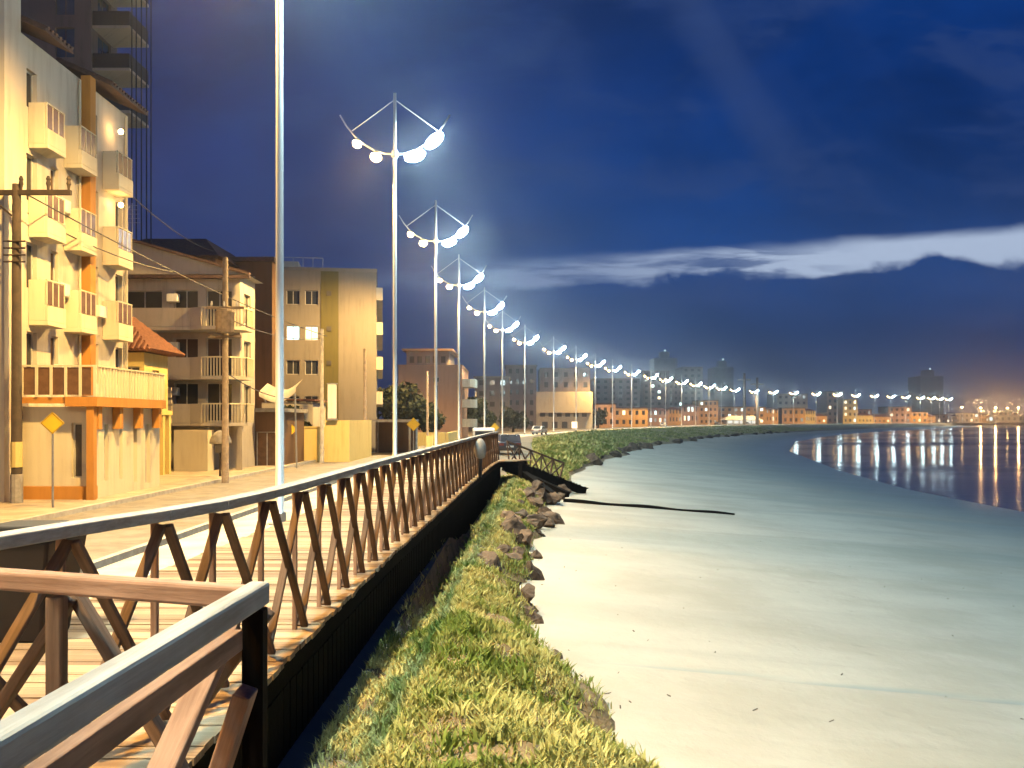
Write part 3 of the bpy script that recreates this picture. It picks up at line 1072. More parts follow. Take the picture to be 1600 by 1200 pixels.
# ------------------------------------------------------------------ grass
def blades(name, P, H, Wd, tone, m, lean=0.5):
    n = len(P)
    ang = rng.uniform(0, 2 * np.pi, n)
    la = rng.uniform(0, 2 * np.pi, n)
    le = rng.uniform(0.1, lean, n) * H
    dx, dy = np.cos(ang) * Wd / 2, np.sin(ang) * Wd / 2
    lx, ly = np.cos(la) * le, np.sin(la) * le
    V = np.zeros((n, 5, 3))
    V[:, 0] = P + np.stack([-dx, -dy, np.zeros(n)], 1)
    V[:, 1] = P + np.stack([dx, dy, np.zeros(n)], 1)
    V[:, 2] = P + np.stack([dx * .8 + lx * .35, dy * .8 + ly * .35, H * .6], 1)
    V[:, 3] = P + np.stack([-dx * .8 + lx * .35, -dy * .8 + ly * .35, H * .6], 1)
    V[:, 4] = P + np.stack([lx, ly, H], 1)
    base = (np.arange(n) * 5)[:, None]
    quads = base + np.array([[0, 1, 2, 3]])
    tris = base + np.array([[3, 2, 4]])
    me = bpy.data.meshes.new(name)
    me.vertices.add(n * 5)
    me.vertices.foreach_set('co', V.reshape(-1))
    loops = np.concatenate([quads, tris], 1).reshape(-1)
    me.loops.add(n * 7)
    me.loops.foreach_set('vertex_index', loops.astype(np.int32))
    me.polygons.add(n * 2)
    st = np.stack([np.arange(n) * 7, np.arange(n) * 7 + 4], 1).reshape(-1)
    me.polygons.foreach_set('loop_start', st.astype(np.int32))
    me.update(calc_edges=True)
    a = me.attributes.new('tone', 'FLOAT', 'POINT')
    a.data.foreach_set('value', np.repeat(tone, 5).astype(np.float32))
    me.materials.append(m)
    o = bpy.data.objects.new(name, me)
    COL.objects.link(o)
    return o


def scatter(n, d0, d1, pw, s0=0.02, s1=1.0, keep=None):
    P, T = [], []
    while len(P) < n:
        q = random.random()
        d = d0 * (d1 / d0) ** (q ** pw)
        s_ = random.uniform(s0, s1)
        x = bank_fx(d, s_)
        nb = fbm(x, d, 1.3, 2.0)
        nn = fbm(x, d, 0.5, 5.0)
        # thin, bare soil beside the boardwalk and along the crumbling edge
        dens = 1.0
        if d < 40:
            dens = min(max((s_ + 0.02) / 0.12, 0.65 if d < 9 else .3), 1) * min(max((1.02 - s_) / 0.20 * (0.7 + 1.4 * fbm(x, d, 2.2, 6.0)), 0.08), 1)
            dens *= 0.75 + 0.7 * nb
            dens *= 1 - 0.9 * gully(d) * (1 - min(max((s_ - .26) / .14, 0), 1))
        if random.random() > dens:
            continue
        P.append((x, d, bank_z(d, s_, x) - 0.01))
        T.append(min(max(0.5 + 0.9 * nn + random.uniform(-.3, .3) + (0.3 if d < 8 and s_ < .3 else 0) + (.25 if 18 < d < 36 else 0), 0), 1))
    return np.array(P), np.array(T)


P, T = scatter(105000, 4.3, 36, 0.9, -0.03)
H = rng.uniform(.025, .085, len(P)) * (0.8 + 0.5 * np.array([fbm(p[0], p[1], 1.0, 7.0) for p in P]) + 0.25)
H = np.clip(H, .02, .16)
g1 = blades('grass', P, H, rng.uniform(.006, .013, len(P)) * (1 + P[:, 1] * .05), T, M['grass'], 1.3)
tag(g1, 'yellow-green rough grass covering the near bank beside the boardwalk', 'grass', kind='stuff')
# broad-leaved tufts
P, T = scatter(2600, 5, 33, 1.0, .12, .96)
PP = np.repeat(P, 9, 0) + np.concatenate([rng.normal(0, .05, (len(P) * 9, 2)), np.zeros((len(P) * 9, 1))], 1)
g2 = blades('grass', PP, rng.uniform(.04, .12, len(PP)), rng.uniform(.014, .032, len(PP)), np.repeat(T * .5, 9), M['grass'], 1.1)
tag(g2, 'leafy green tufts growing through the grass of the near bank', 'ground cover', kind='stuff')
P, T = scatter(70000, 38, 330, 0.75, .0, .93)
hh = np.interp(P[:, 1], [40, 120, 200, 330], [.38, .36, .26, .2]) * rng.uniform(.35, 1.0, len(P)) * np.clip(.75 + np.array([fbm(p[0], p[1], .25, 1.0) for p in P]) * .9, .3, 1.6)
g3 = blades('grass', P, hh, rng.uniform(.04, .11, len(P)) * (1 + P[:, 1] * .006), T * .8, M['grass'], 1.2)
tag(g3, 'thick green vegetation on the distant bank above the beach', 'vegetation', kind='stuff')


n = 150
P = []
for i in range(n):
    d = 8 * (60 / 8) ** random.random()
    s_ = random.random() ** 2.2 * .55 + .004
    x = sand_fx(d, s_)
    P.append((x, d, sand_z(d, s_, x) + .004))
mb = MB()
for (x, y, z) in P:
    a = random.uniform(0, 3.14); L_ = random.uniform(.012, .06); w_ = random.uniform(.005, .014)
    mb.beam((x - L_ / 2 * math.cos(a), y - L_ / 2 * math.sin(a), z), (x + L_ / 2 * math.cos(a), y + L_ / 2 * math.sin(a), z + random.uniform(0, .02)), w_, w_ * .5)
tag(mb.build('litter', M['trunk']), 'scattered dark twigs and weed on the pale sand', 'beach litter', kind='stuff')


# ------------------------------------------------------------------ buildings
def wallgrid(mb, O, U, N, Wd, H, holes, depth=0.18):
    us = sorted({0.0, Wd, *[h[0] for h in holes], *[h[1] for h in holes]})
    vs = sorted({0.0, H, *[h[2] for h in holes], *[h[3] for h in holes]})
    Z = Vector((0, 0, 1))
    pt = lambda a, c, e=0.0: O + U * a + Z * c - N * e
    for a, a2 in zip(us[:-1], us[1:]):
        for c, c2 in zip(vs[:-1], vs[1:]):
            ma, mc = (a + a2) / 2, (c + c2) / 2
            if any(h[0] < ma < h[1] and h[2] < mc < h[3] for h in holes):
                continue
            mb.add([pt(a, c), pt(a2, c), pt(a2, c2), pt(a, c2)], [(0, 1, 2, 3)])
    for h in holes:
        a, a2, c, c2 = h[:4]
        for (p, q) in (((a, c), (a2, c)), ((a2, c), (a2, c2)), ((a2, c2), (a, c2)), ((a, c2), (a, c))):
            mb.add([pt(*p), pt(*q), pt(*q, depth), pt(*p, depth)], [(0, 1, 2, 3)])


def window(parent, O, U, N, h, detail, depth=0.18):
    a, a2, c, c2 = h[:4]
    kind = h[4] if len(h) > 4 else 'glass'
    Z = Vector((0, 0, 1))
    pt = lambda x, z, e: O + U * x + Z * z - N * e
    pm = {'glass': M['glass'], 'blue': M['glass_b'], 'warm': M['win_w'], 'cool': M['win_c'], 'dim': M['win_dim'], 'door': M['panel'], 'dark': M['frame_d']}[kind]
    pane = MB()
    pane.add([pt(a, c, depth - .02), pt(a2, c, depth - .02), pt(a2, c2, depth - .02), pt(a, c2, depth - .02)], [(0, 1, 2, 3)])
    nm = 'door' if kind == 'door' else 'window'
    if not detail:
        return wpart(pane, nm, pm, parent)
    fm = MB()
    e = depth - .055
    t = 0.05
    def bar(x0, z0, x1, z1):
        vs = [pt(x0, z0, e), pt(x1, z0, e), pt(x1, z1, e), pt(x0, z1, e), pt(x0, z0, depth), pt(x1, z0, depth), pt(x1, z1, depth), pt(x0, z1, depth)]
        fm.add(vs, [(0, 1, 2, 3), (0, 1, 5, 4), (1, 2, 6, 5), (2, 3, 7, 6), (3, 0, 4, 7)])
    bar(a, c, a2, c + t); bar(a, c2 - t, a2, c2)
    bar(a, c + t, a + t, c2 - t); bar(a2 - t, c + t, a2, c2 - t)
    if a2 - a > 0.7:
        mm = (a + a2) / 2
        bar(mm - t / 2, c + t, mm + t / 2, c2 - t)
    f = wpart(fm, nm, M['frame'] if kind != 'blue' else M['frame_d'], parent)
    wpart(pane, 'pane', pm, f)
    return f


def block(parent, x0, x1, y0, y1, z0, z1, m, front=(), right=(), detail=True, name='wall', roof=True, parapet=0.0):
    mb = MB()
    O1, U1, N1 = Vector((x0, y0, z0)), Vector((1, 0, 0)), Vector((0, -1, 0))
    O2, U2, N2 = Vector((x1, y0, z0)), Vector((0, 1, 0)), Vector((1, 0, 0))
    wallgrid(mb, O1, U1, N1, x1 - x0, z1 - z0, front)
    wallgrid(mb, O2, U2, N2, y1 - y0, z1 - z0, right)
    mb.add([(x0, y0, z0), (x0, y1, z0), (x0, y1, z1), (x0, y0, z1)], [(0, 1, 2, 3)])
    mb.add([(x0, y1, z0), (x1, y1, z0), (x1, y1, z1), (x0, y1, z1)], [(0, 1, 2, 3)])
    if roof:
        mb.add([(x0, y0, z1), (x1, y0, z1), (x1, y1, z1), (x0, y1, z1)], [(0, 1, 2, 3)])
    w = wpart(mb, name, m, parent)
    if parapet:
        mb = MB()
        e = .06
        mb.box(x0 - e, x1 + e, y0 - e, y0 + .14, z1 + .002, z1 + parapet)
        mb.box(x1 - .14, x1 + e, y0 + .142, y1 + e, z1 + .002, z1 + parapet)
        mb.box(x0 - e, x0 + .14, y0 + .142, y1 + e, z1 + .002, z1 + parapet)
        wpart(mb, 'parapet', m, parent)
    for h in front:
        window(parent, O1, U1, N1, h, detail)
    for h in right:
        window(parent, O2, U2, N2, h, detail)
    return w


def grid_w(Wd, H, nc, nr, ww, wh, base=1.0, lit=0.0, mx=0.6, seed=1, kinds=('warm', 'cool', 'dim')):
    r_ = random.Random(seed)
    out = []
    for j in range(nr):
        fl = (H / nr)
        for i in range(nc):
            cx = mx + (Wd - 2 * mx) * (i + 0.5) / nc
            z = j * fl + base
            kd = r_.choice(kinds) if r_.random() < lit else 'glass'
            out.append((cx - ww / 2, cx + ww / 2, z, z + wh, kd))
    return out


# ---- cream apartment building with stacked balconies (far left)
b1 = thing('apartment_building', 'tall cream apartment building with stacked balconies and an orange pilaster at the left', 'building', (-17, 29, GZ))
FX = -15.09
rw = []
for fz in (3.3, 6.1, 8.85):
    for (a, a2) in ((0.35, .95), (1.8, 2.3), (4.55, 5.2), (6.6, 7.2)):
        rw.append((a, a2, fz + .55 - (0 if a != 1.8 else .5), fz + 2.0, 'glass' if a != 1.8 else 'door'))
rw += [(0.35, .95, 12.3, 13.5, 'glass'), (4.55, 5.1, 12.2, 13.6, 'glass')]
block(b1, -25, FX, 27.5, 35.2, GZ, 13.1 + .3, M['cream'], right=rw)
mb = MB(); mb.box(-25, FX + .02, 26.6, 27.49, GZ, 17.5); wpart(mb, 'stair_tower', M['cream'], b1)
mb = MB(); mb.box(FX + .0, FX + .34, 31.35, 31.75, GZ + 3.4, 13.55); wpart(mb, 'pilaster', M['orange'], b1)


def eave(y0, y1):
    mb = MB()
    prof = [(FX - 1.2, 14.3), (FX + .75, 13.45), (FX + .75, 13.55), (FX - 1.2, 14.42)]
    n = int((y1 - y0) / .22)
    vs = [(p[0], y0, p[1]) for p in prof] + [(p[0], y1, p[1]) for p in prof]
    mb.add(vs, [(0, 1, 2, 3), (7, 6, 5, 4), (0, 4, 5, 1), (1, 5, 6, 2), (2, 6, 7, 3), (3, 7, 4, 0)])
    for i in range(n):
        yy_ = y0 + (i + .5) * (y1 - y0) / n
        mb.tube([(FX - 1.2, yy_, 14.44), (FX + .78, yy_, 13.57)], 0.07, 6)
    wpart(mb, 'tiled_eave', M['tile_d'], b1)


eave(27.55, 29.3)
eave(32.0, 35.3)


def balcony(y0, y1, z):
    bx1 = -14.48
    mb = MB()
    mb.box(FX + .005, bx1, y0, y1, z, z + .14)
    mb.box(FX + .005, bx1 - .1, y0 + .001, y0 + .10, z + .142, z + 1.42)
    mb.box(bx1 - .10, bx1 - .001, y0 + .002, y1 - .002, z + .142, z + .62)
    mb.box(FX + .005, bx1 - .1, y1 - .10, y1 - .001, z + .142, z + 1.0)
    bl = wpart(mb, 'balcony', M['cream2'], b1, bevel=0.01)
    mb = MB()
    n = 4
    for i in range(n):
        yy_ = y0 + .03 + (y1 - y0 - .06) * i / (n - 1)
        mb.box(bx1 - .075, bx1 - .035, yy_ - .02, yy_ + .02, z + .62, z + 1.4)
    mb.box(bx1 - .085, bx1 - .025, y0 + .01, y1 - .01, z + 1.4, z + 1.44)
    wpart(mb, 'balustrade', M['cream2'], bl)
    mb = MB(); mb.box(bx1 - .06, bx1 - .05, y0 + .05, y1 - .05, z + .66, z + 1.38)
    wpart(mb, 'balcony_glass', M['panel'], bl)


for z in (4.45, 7.2, 9.98):
    balcony(27.95, 29.1, z)
    balcony(30.15, 31.3, z)
    balcony(33.0, 34.25, z)
for (yy_, z) in ((29.45, 5.6), (29.5, 8.4), (32.2, 5.2), (29.5, 2.9)):
    mb = MB(); mb.box(FX, FX + .28, yy_, yy_ + .6, z, z + .42)
    wpart(mb, 'air_conditioner', M['white'], b1, bevel=0.02)
# two porch lights on the upper balconies
for (yy_, z) in ((33.6, 9.75 - 0.05 + 2.6), (33.6, 9.55)):
    mb = MB(); mb.lathe([(.02, .09), (.09, .04), (.09, -.05), (.02, -.1)], 8, (FX + .42, yy_, z)); wpart(mb, 'porch_light', M['lamp_w'], b1)
# ground floor with terrace
fw = [(1.50, 1.82, 0.75, 2.45, 'dark')]
rwg = [(0.9, 1.2, .6, 2.4, 'dark'), (2.0, 2.25, .6, 2.4, 'dark'), (3.1, 3.4, .4, 2.4, 'dark'), (4.1, 4.5, 0.3, 2.4, 'door')]
block(b1, FX + .01, -12.98, 27.62, 33.0, GZ, 1.9, M['cream2'], front=fw, right=rwg, name='ground_floor')
mb = MB(); mb.box(FX - .3, -12.93, 27.50, 27.615, GZ, GZ + .50); mb.box(-12.975, -12.90, 27.5, 27.9, GZ, GZ + .5); wpart(mb, 'plinth', M['orange'], b1)
mb = MB(); mb.box(-13.6, -12.62, 27.25, 32.7, 1.905, 2.2); mb.box(FX + .02, -13.602, 27.35, 27.6, 2.0, 2.19)
for yy_ in (27.7, 29.2, 30.8, 32.4):
    mb.prism_x([(yy_ - .12, 1.20), (yy_ + .12, 1.20), (yy_ + .12, 1.9), (yy_ - .12, 1.9)], -12.97, -12.72)
wpart(mb, 'terrace_slab', M['orange'], b1)
mb = MB(); mb.box(-12.97, -12.75, 27.30, 27.52, GZ, 1.9); wpart(mb, 'corner_pillar', M['orange'], b1)
mb = MB()
for i in range(6):
    x = FX + .15 + i * (2.22 / 5)
    mb.box(x - .04, x + .04, 27.30, 27.38, 2.2, 3.12)
mb.box(FX + .1, -12.68, 27.30, 27.38, 3.12, 3.17)
for i in range(24):
    yy_ = 27.6 + i * (5.0 / 23)
    mb.box(-12.72, -12.66, yy_, yy_ + .06, 2.2, 3.12)
mb.box(-12.73, -12.65, 27.39, 32.7, 3.12, 3.17)
wpart(mb, 'terrace_railing', M['cream2'], b1)
mb = MB(); mb.box(FX + .15, -12.85, 27.335, 27.35, 2.26, 3.1); wpart(mb, 'terrace_panel', M['panel'], b1)

for (yy_, z0_, z1_) in ((31.15, GZ + 3.3, 13.3), (34.9, GZ, 13.3)):
    mb = MB(); mb.tube([(FX + .07, yy_, z0_), (FX + .07, yy_, z1_)], .05, 6); wpart(mb, 'drainpipe', M['cream2'], b1)
# ---- dark tower behind
b0t = thing('apartment_tower', 'tall dusky tower block with dark balconies rising behind the cream building', 'building', (-36, 68, GZ))
fr_w = []
for i in range(15):
    z = 4.0 + i * 2.85
    fr_w.append((13.9, 15.2, z, z + 2.0, 'blue'))
    fr_w.append((8.0, 9.6, z, z + 1.4, 'glass'))
block(b0t, -44.5, -28.2, 60, 64.0, GZ, 45, M['mauve'], front=fr_w, right=[(1.0, 3.0, 4.0 + i * 2.85, 6.0 + i * 2.85, 'blue') for i in range(15)], name='wall')
for i in range(7, 15):
    z = GZ + 3.2 + i * 2.85
    mb = MB(); mb.box(-28.19, -25.7, 60.2, 63.4, z, z + .18)
    bl = wpart(mb, 'balcony', M['beige'], b0t)
    mb = MB(); mb.box(-28.19, -25.72, 60.21, 60.3, z + .182, z + 1.15); mb.box(-25.80, -25.72, 60.302, 63.38, z + .182, z + 1.15)
    wpart(mb, 'balustrade', M['navy'], bl)
sc = thing('scaffold', 'row of thin dark hoist cables hanging beside the dusky tower', 'scaffold', (-24.7, 59, GZ))
for x in (206, 213, 221, 229, 236):
    X = pxx(x, 59)
    mb = MB(); mb.tube([(X, 59, 9.0), (X, 59, 36)], 0.045, 5); wpart(mb, 'cable', M['wire'], sc)
mb = MB(); mb.box(-25.6, -23.4, 58.9, 59.1, 8.9, 9.05); mb.box(-28.1, -23.4, 58.9, 59.1, 36, 36.2); wpart(mb, 'crossbeam', M['wire'], sc)

# ---- tiled house
hs2 = thing('tiled_house', 'yellow two-storey house with a terracotta tiled roof beside the cream building', 'house', (-18, 40, GZ))
hx0, hx1, hy0, hy1 = -25.0, -15.6, 38.0, 40.6
block(hs2, hx0, hx1, hy0, hy1, GZ, 4.35, M['yellow'],
      front=[(7.5, 8.0, .6, 2.5, 'dark'), (8.6, 9.1, .2, 2.5, 'door'), (6.6, 7.3, 3.4, 4.8, 'glass'), (8.4, 9.2, 3.4, 4.8, 'glass')], right=[(.8, 1.6, 3.4, 4.7, 'glass')])
mb = MB()
for x in (-18.0, -17.3, -16.6, -15.85):
    mb.box(x, x + .22, 37.75, 37.995, GZ, 1.7)
for y in (38.2, 38.9, 39.6, 40.3):
    mb.box(-15.595, -15.42, y, y + .22, GZ, 1.7)
mb.box(-15.595, -15.38, 38.0, 40.6, 1.702, 1.9)
mb.box(-25, -15.4, 37.4, 37.995, 1.702, 1.9)
wpart(mb, 'pilasters', M['yellow'], hs2)
mb = MB()
RX, RY, RT = -15.1, 39.3, -17.2
ev = [(-25.6, 37.3, 4.4), (RX, 37.3, 4.4), (RX, 41.3, 4.4), (-25.6, 41.3, 4.4)]
rg = [(-23.5, RY, 6.35), (RT, RY, 6.35)]
mb.add(ev + rg, [(0, 1, 5, 4), (1, 2, 5), (2, 3, 4, 5), (3, 0, 4), (3, 2, 1, 0)])
n = 48
for i in range(n):
    x = -25.5 + i * (RX + 25.45) / (n - 1)
    f_ = 1.0
    if x > RT:
        f_ = (RX - x) / (RX - RT)
    if x < -23.5:
        f_ = (x + 25.6) / 2.1
    mb.tube([(x, 37.26, 4.43), (x, 37.3 + 2.0 * f_, 4.43 + 1.95 * f_)], 0.085, 6)
for i in range(19):
    y = 37.4 + i * .21
    f_ = 1 - abs(y - RY) / 2.0
    mb.tube([(RX + .04, y, 4.43), (RX - (RX - RT) * f_, y, 4.43 + 1.95 * f_)], 0.085, 6)
wpart(mb, 'roof', M['tile'], hs2)

# ---- beige house with rounded balconies
b3 = thing('apartment_house', 'beige four-storey house with deep rounded balconies behind the transformer pole', 'building', (-16, 46, GZ))
fz = [GZ, 1.35, 3.6, 6.0]
fh = []
for z in (1.35, 3.6, 6.0):
    zz = z - GZ
    fh += [(3.2, 5.0, zz + .75, zz + 1.95, 'dim' if z == 3.6 else 'glass'), (5.6, 6.8, zz + .05, zz + 1.98, 'glass'), (7.2, 8.5, zz + .05, zz + 1.98, 'glass')]
block(b3, -22.5, -13.6, 44.8, 47.4, GZ, 8.7, M['beige'], front=fh, right=[(.7, 1.9, z - GZ + .4, z - GZ + 1.9, 'glass') for z in (1.35, 3.6, 6.0)])
mb = MB()
mb.prism_x([(44.6, 8.70), (47.5, 8.70), (47.5, 8.72), (44.6, 8.72)], -22.6, -13.4)
vs = [(-22.6, 44.5, 8.72), (-13.2, 44.5, 8.72), (-22.6, 44.5, 11.4), (-22.6, 47.6, 8.72), (-13.2, 47.6, 8.72), (-22.6, 47.6, 11.4)]
mb.add(vs, [(0, 1, 2), (3, 5, 4), (1, 4, 5, 2), (0, 2, 5, 3), (0, 3, 4, 1)])
wpart(mb, 'gable_roof', M['beige'], b3)
mb = MB(); mb.beam((-22.7, 44.4, 11.5), (-13.0, 44.4, 8.72), 0.3, .12); mb.box(-22.6, -13.0, 44.25, 44.55, 8.5, 8.64); wpart(mb, 'fascia', M['tile_d'], b3)
for z in (1.35, 3.6, 6.0):
    poly = [(-22.4, 44.79), (-22.4, 43.4), (-15.6, 43.4), (-14.9, 43.0), (-13.6, 43.0), (-12.95, 43.6), (-12.95, 44.79)]
    mb = MB(); mb.prism(poly, z - .16, z); bl = wpart(mb, 'balcony', M['beige'], b3)
    mb = MB()
    for (p, q) in zip(poly[1:3], poly[2:4]):
        mb.beam((p[0], p[1] + .06, z + .46), (q[0], q[1] + .06, z + .46), 0.11, .9)
    wpart(mb, 'parapet', M['beige'], bl)
    mb = MB()
    for (p, q) in zip(poly[3:6], poly[4:7]):
        p, q = Vector((*p, 0)), Vector((*q, 0))
        n = max(int((q - p).length / .14), 2)
        for i in range(n + 1):
            c = p.lerp(q, i / n)
            mb.box(c.x - .025, c.x + .025, c.y + .03, c.y + .08, z, z + .88)
        mb.beam(p + Vector((0, .055, z + .91)), q + Vector((0, .055, z + .91)), .08, .06)
    wpart(mb, 'balustrade', M['cream2'], bl)
mb = MB(); mb.box(-15.0, -14.75, 43.5, 43.7, GZ, 1.19); mb.box(-13.35, -13.1, 43.5, 43.7, GZ, 1.19); wpart(mb, 'column', M['beige'], b3)
mb = MB(); mb.box(-16.0, -14.4, 42.4, 43.3, GZ, 1.0); wpart(mb, 'porch', M['cream2'], b3)
mb = MB()
for i in range(6):
    mb.box(-17.9, -16.3, 42.9, 42.96, 1.35 + i * .3, 1.55 + i * .3)
wpart(mb, 'slat_screen', M['cream'], b3)

mb = MB(); mb.tube([(-19.5, 46, 10.4), (-19.5, 46, 12.6)], .03, 5)
for q in range(5): mb.tube([(-19.9 + q * .03, 46, 11.6 + q * .22), (-19.1 - q * .03, 46, 11.6 + q * .22)], .015, 4)
wpart(mb, 'aerial', M['metal'], b3)
for z in (1.35, 3.6, 6.0):
    mb = MB(); mb.box(-17.15, -16.6, 44.45, 44.795, z + 1.35, z + 1.75); wpart(mb, 'air_conditioner', M['white'], b3, bevel=.02)
bd = thing('dark_building', 'dark roofed building just visible between the beige house and the block with the olive stripe', 'building', (-20, 62, GZ))
block(bd, -24, -16.6, 62, 63.6, GZ, 12.4, M['brownwall'], front=grid_w(7.4, 13.4, 3, 4, .9, 1.2, 1.2, 0, seed=4))
mb = MB(); mb.box(-24.3, -16.4, 61.7, 63.7, 12.402, 12.7); wpart(mb, 'roof', M['tile_d'], bd)
bd2 = thing('dark_roof_house', 'house with a dark tiled roof rising behind the beige house', 'house', (-22, 60, GZ))
block(bd2, -28, -19.2, 58, 70, GZ, 12.0, M['brownwall'], front=grid_w(8.8, 13, 3, 4, .9, 1.2, 1.2, 0, seed=5))
mb = MB()
ev = [(-28.6, 57.4, 12.01), (-18.8, 57.4, 12.01), (-18.8, 70.5, 12.01), (-28.6, 70.5, 12.01)]
mb.add(ev + [(-24.5, 60, 13.6), (-20.5, 60, 13.6), (-20.5, 66, 13.6), (-24.5, 66, 13.6)], [(0, 1, 5, 4), (1, 2, 6, 5), (2, 3, 7, 6), (3, 0, 4, 7), (4, 5, 6, 7), (3, 2, 1, 0)])
wpart(mb, 'roof', M['tile_d'], bd2)

# ---- block with the olive stripe
b5 = thing('apartment_block', 'flat-roofed beige block with an olive stripe and two lit windows', 'building', (-10.6, 70, GZ))
x0, x1 = -19.4, -10.6
fw = []
for j, yy_ in enumerate((467, 522, 575, 630)):
    zc = pxz(yy_, 70) - GZ
    for i, x in enumerate((-18.55, -16.95, -15.55)):
        kd = 'glass'
        if j == 1 and i == 1: kd = 'cool'
        if j == 1 and i == 2: kd = 'warm'
        fw.append((x - x0 - .5, x - x0 + .5, zc - .55, zc + .55, kd))
block(b5, x0, x1, 70, 88, GZ, 13.0, M['taupe'], front=fw, right=[(1.0 + 4 * i, 2.6 + 4 * i, 1.2 + 2.75 * j, 2.6 + 2.75 * j, 'warm' if (i * 3 + j) % 5 == 0 else 'glass') for i in range(4) for j in range(5)], parapet=.25)
mb = MB(); mb.box(-14.85, -13.5, 69.95, 69.998, GZ + 2, 12.98); st = wpart(mb, 'stripe', M['olive'], b5)
for yy_ in (460, 515, 568):
    z = pxz(yy_, 70)
    mb = MB(); mb.box(-14.4, -14.05, 69.90, 69.948, z - .18, z + .18); wpart(mb, 'vent', M['frame_d'], st)
for j in range(5):
    z = GZ + 1.0 + 2.75 * j
    mb = MB(); mb.box(x1 + .002, x1 + .5, 71, 87.5, z, z + .15); mb.box(x1 + .42, x1 + .5, 71, 87.5, z + .152, z + 1.0); mb.box(x1 + .002, x1 + .418, 71, 71.08, z + .152, z + 1.0)
    wpart(mb, 'balcony', M['cream'], b5)
mb = MB(); mb.box(-18, -16.8, 73, 75, 13.01, 14.2); wpart(mb, 'water_tank_house', M['beige'], b5)
mb = MB()
for q in range(7): mb.tube([(-19.2 + q * .75, 70.1, 13.0), (-19.2 + q * .75, 70.1, 14.0)], .03, 5)
mb.tube([(-19.2, 70.1, 14.0), (-14.7, 70.1, 14.0)], .03, 5)
wpart(mb, 'roof_rail', M['metal'], b5)
b5.rotation_euler.z = math.radians(8.3)

# ---- low structures in front of it
gw = tag(MB().build('boundary_wall', M['yellow']), 'bright yellow boundary wall with a white sign box on top', 'wall')
mb = MB(); mb.box(pxx(455, 53.6), pxx(508, 53.6), 53.6, 53.85, GZ, 1.0); mb.box(pxx(508, 53.6), pxx(546, 53.6), 53.55, 53.8, GZ, 1.45)
mb.box(pxx(455, 53.6) - .05, pxx(508, 53.6) - .01, 53.55, 53.9, 1.002, 1.08)
mb.box(pxx(546, 53.6) - .25, pxx(546, 53.6), 53.802, 62, GZ, 1.45)
me = bpy.data.meshes.new('boundary_wall'); me.from_pydata(mb.v, [], mb.f); me.materials.append(M['yellow']); gw.data = me
sg = thing('sign_box', 'upright white sign box above the yellow boundary wall', 'sign', (pxx(519, 53.4), 53.4, 1.45))
mb = MB(); mb.box(-.26, .26, -.08, .08, .1, 2.15); mb.build('panel', M['white'], sg, bevel=.02)
mb = MB(); mb.box(-.3, .3, -.1, .1, 0, .1); mb.box(-.3, .3, -.1, .1, 2.15, 2.21); mb.build('frame', M['metal'], sg)
gh = thing('garage', 'low dark brown garage with wooden doors between beige house and yellow wall', 'garage', (-14, 48, GZ))
block(gh, -15.2, -12.3, 47.6, 53.0, GZ, 1.9, M['brownwall'], front=[(.2, 1.3, 0.02, 1.9, 'door'), (1.6, 2.7, 0.02, 1.9, 'door')])
mb = MB(); mb.box(-15.4, -12.1, 47.3, 53.2, 1.902, 2.1); wpart(mb, 'roof', M['concrete'], gh)
aw = thing('awning', 'curved pale canvas awning hung beside the beige house', 'awning', (-13, 47, 3))
mb = MB()
for i in range(8):
    a = i / 7
    a2 = (i + 1) / 7
    if i == 7: break
    z0_ = 2.95 - 0.35 * math.sin(math.pi * min(a * 1.0, 1)) + .55 * max(a - .6, 0)
    z1_ = 2.95 - 0.35 * math.sin(math.pi * min(a2 * 1.0, 1)) + .55 * max(a2 - .6, 0)
    mb.add([(-13.1 + 1.9 * a, 46.4, z0_), (-13.1 + 1.9 * a2, 46.4, z1_), (-13.1 + 1.9 * a2, 48.0, z1_ + .5), (-13.1 + 1.9 * a, 48.0, z0_ + .5),
            (-13.1 + 1.9 * a, 46.4, z0_ - .25), (-13.1 + 1.9 * a2, 46.4, z1_ - .25)], [(0, 1, 2, 3), (0, 4, 5, 1)])
wpart(mb, 'canvas', M['beige'], aw, smooth=True)
mb = MB(); mb.tube([(-11.25, 46.45, 2.85), (-11.2, 46.6, GZ)], .05, 6); mb.tube([(-13.05, 46.45, 2.9), (-13.05, 47.55, 2.4)], .04, 6); wpart(mb, 'support', M['metal'], aw)
shed = thing('shed', 'pale lean-to with a red roof in front of the block with the olive stripe', 'shed', (-14.5, 60, GZ))
block(shed, -16.2, -12.9, 58, 62, GZ, 2.6, M['cream'], front=[(.5, 1.3, 1.4, 2.7, 'dark'), (1.9, 2.7, 1.4, 2.7, 'dark')])
mb = MB(); mb.beam((-16.4, 59.9, 2.85), (-12.7, 59.9, 2.75), 4.4, .12); wpart(mb, 'roof', M['tile'], shed)
cp = thing('carport', 'open dark carport beside the second lamp mast', 'carport', (-9, 66, GZ))
mb = MB(); mb.box(-10.5, -7.2, 64, 69, 1.3, 1.5); wpart(mb, 'roof', M['concrete'], cp)
for (x, y) in ((-10.4, 64.1), (-7.4, 64.1), (-10.4, 68.8), (-7.4, 68.8)):
    mb = MB(); mb.box(x, x + .14, y, y + .14, GZ, 1.3); wpart(mb, 'pillar', M['concrete'], cp)
mb = MB(); mb.box(-10.5, -7.3, 68.95, 69.1, GZ, 1.298); wpart(mb, 'back_wall', M['brownwall'], cp)
lw = MB(); lw.box(-7.1, -3.9 - 5.2 + 2.6, 74, 74.25, GZ, .15); lw.box(-9.2, -6.4, 86, 86.25, GZ, .25); lw.box(-6.35, -6.1, 86, 112, GZ, .2)
tag(lw.build('garden_wall', M['yellow']), 'low yellow garden wall behind the warning sign by the third mast', 'wall')

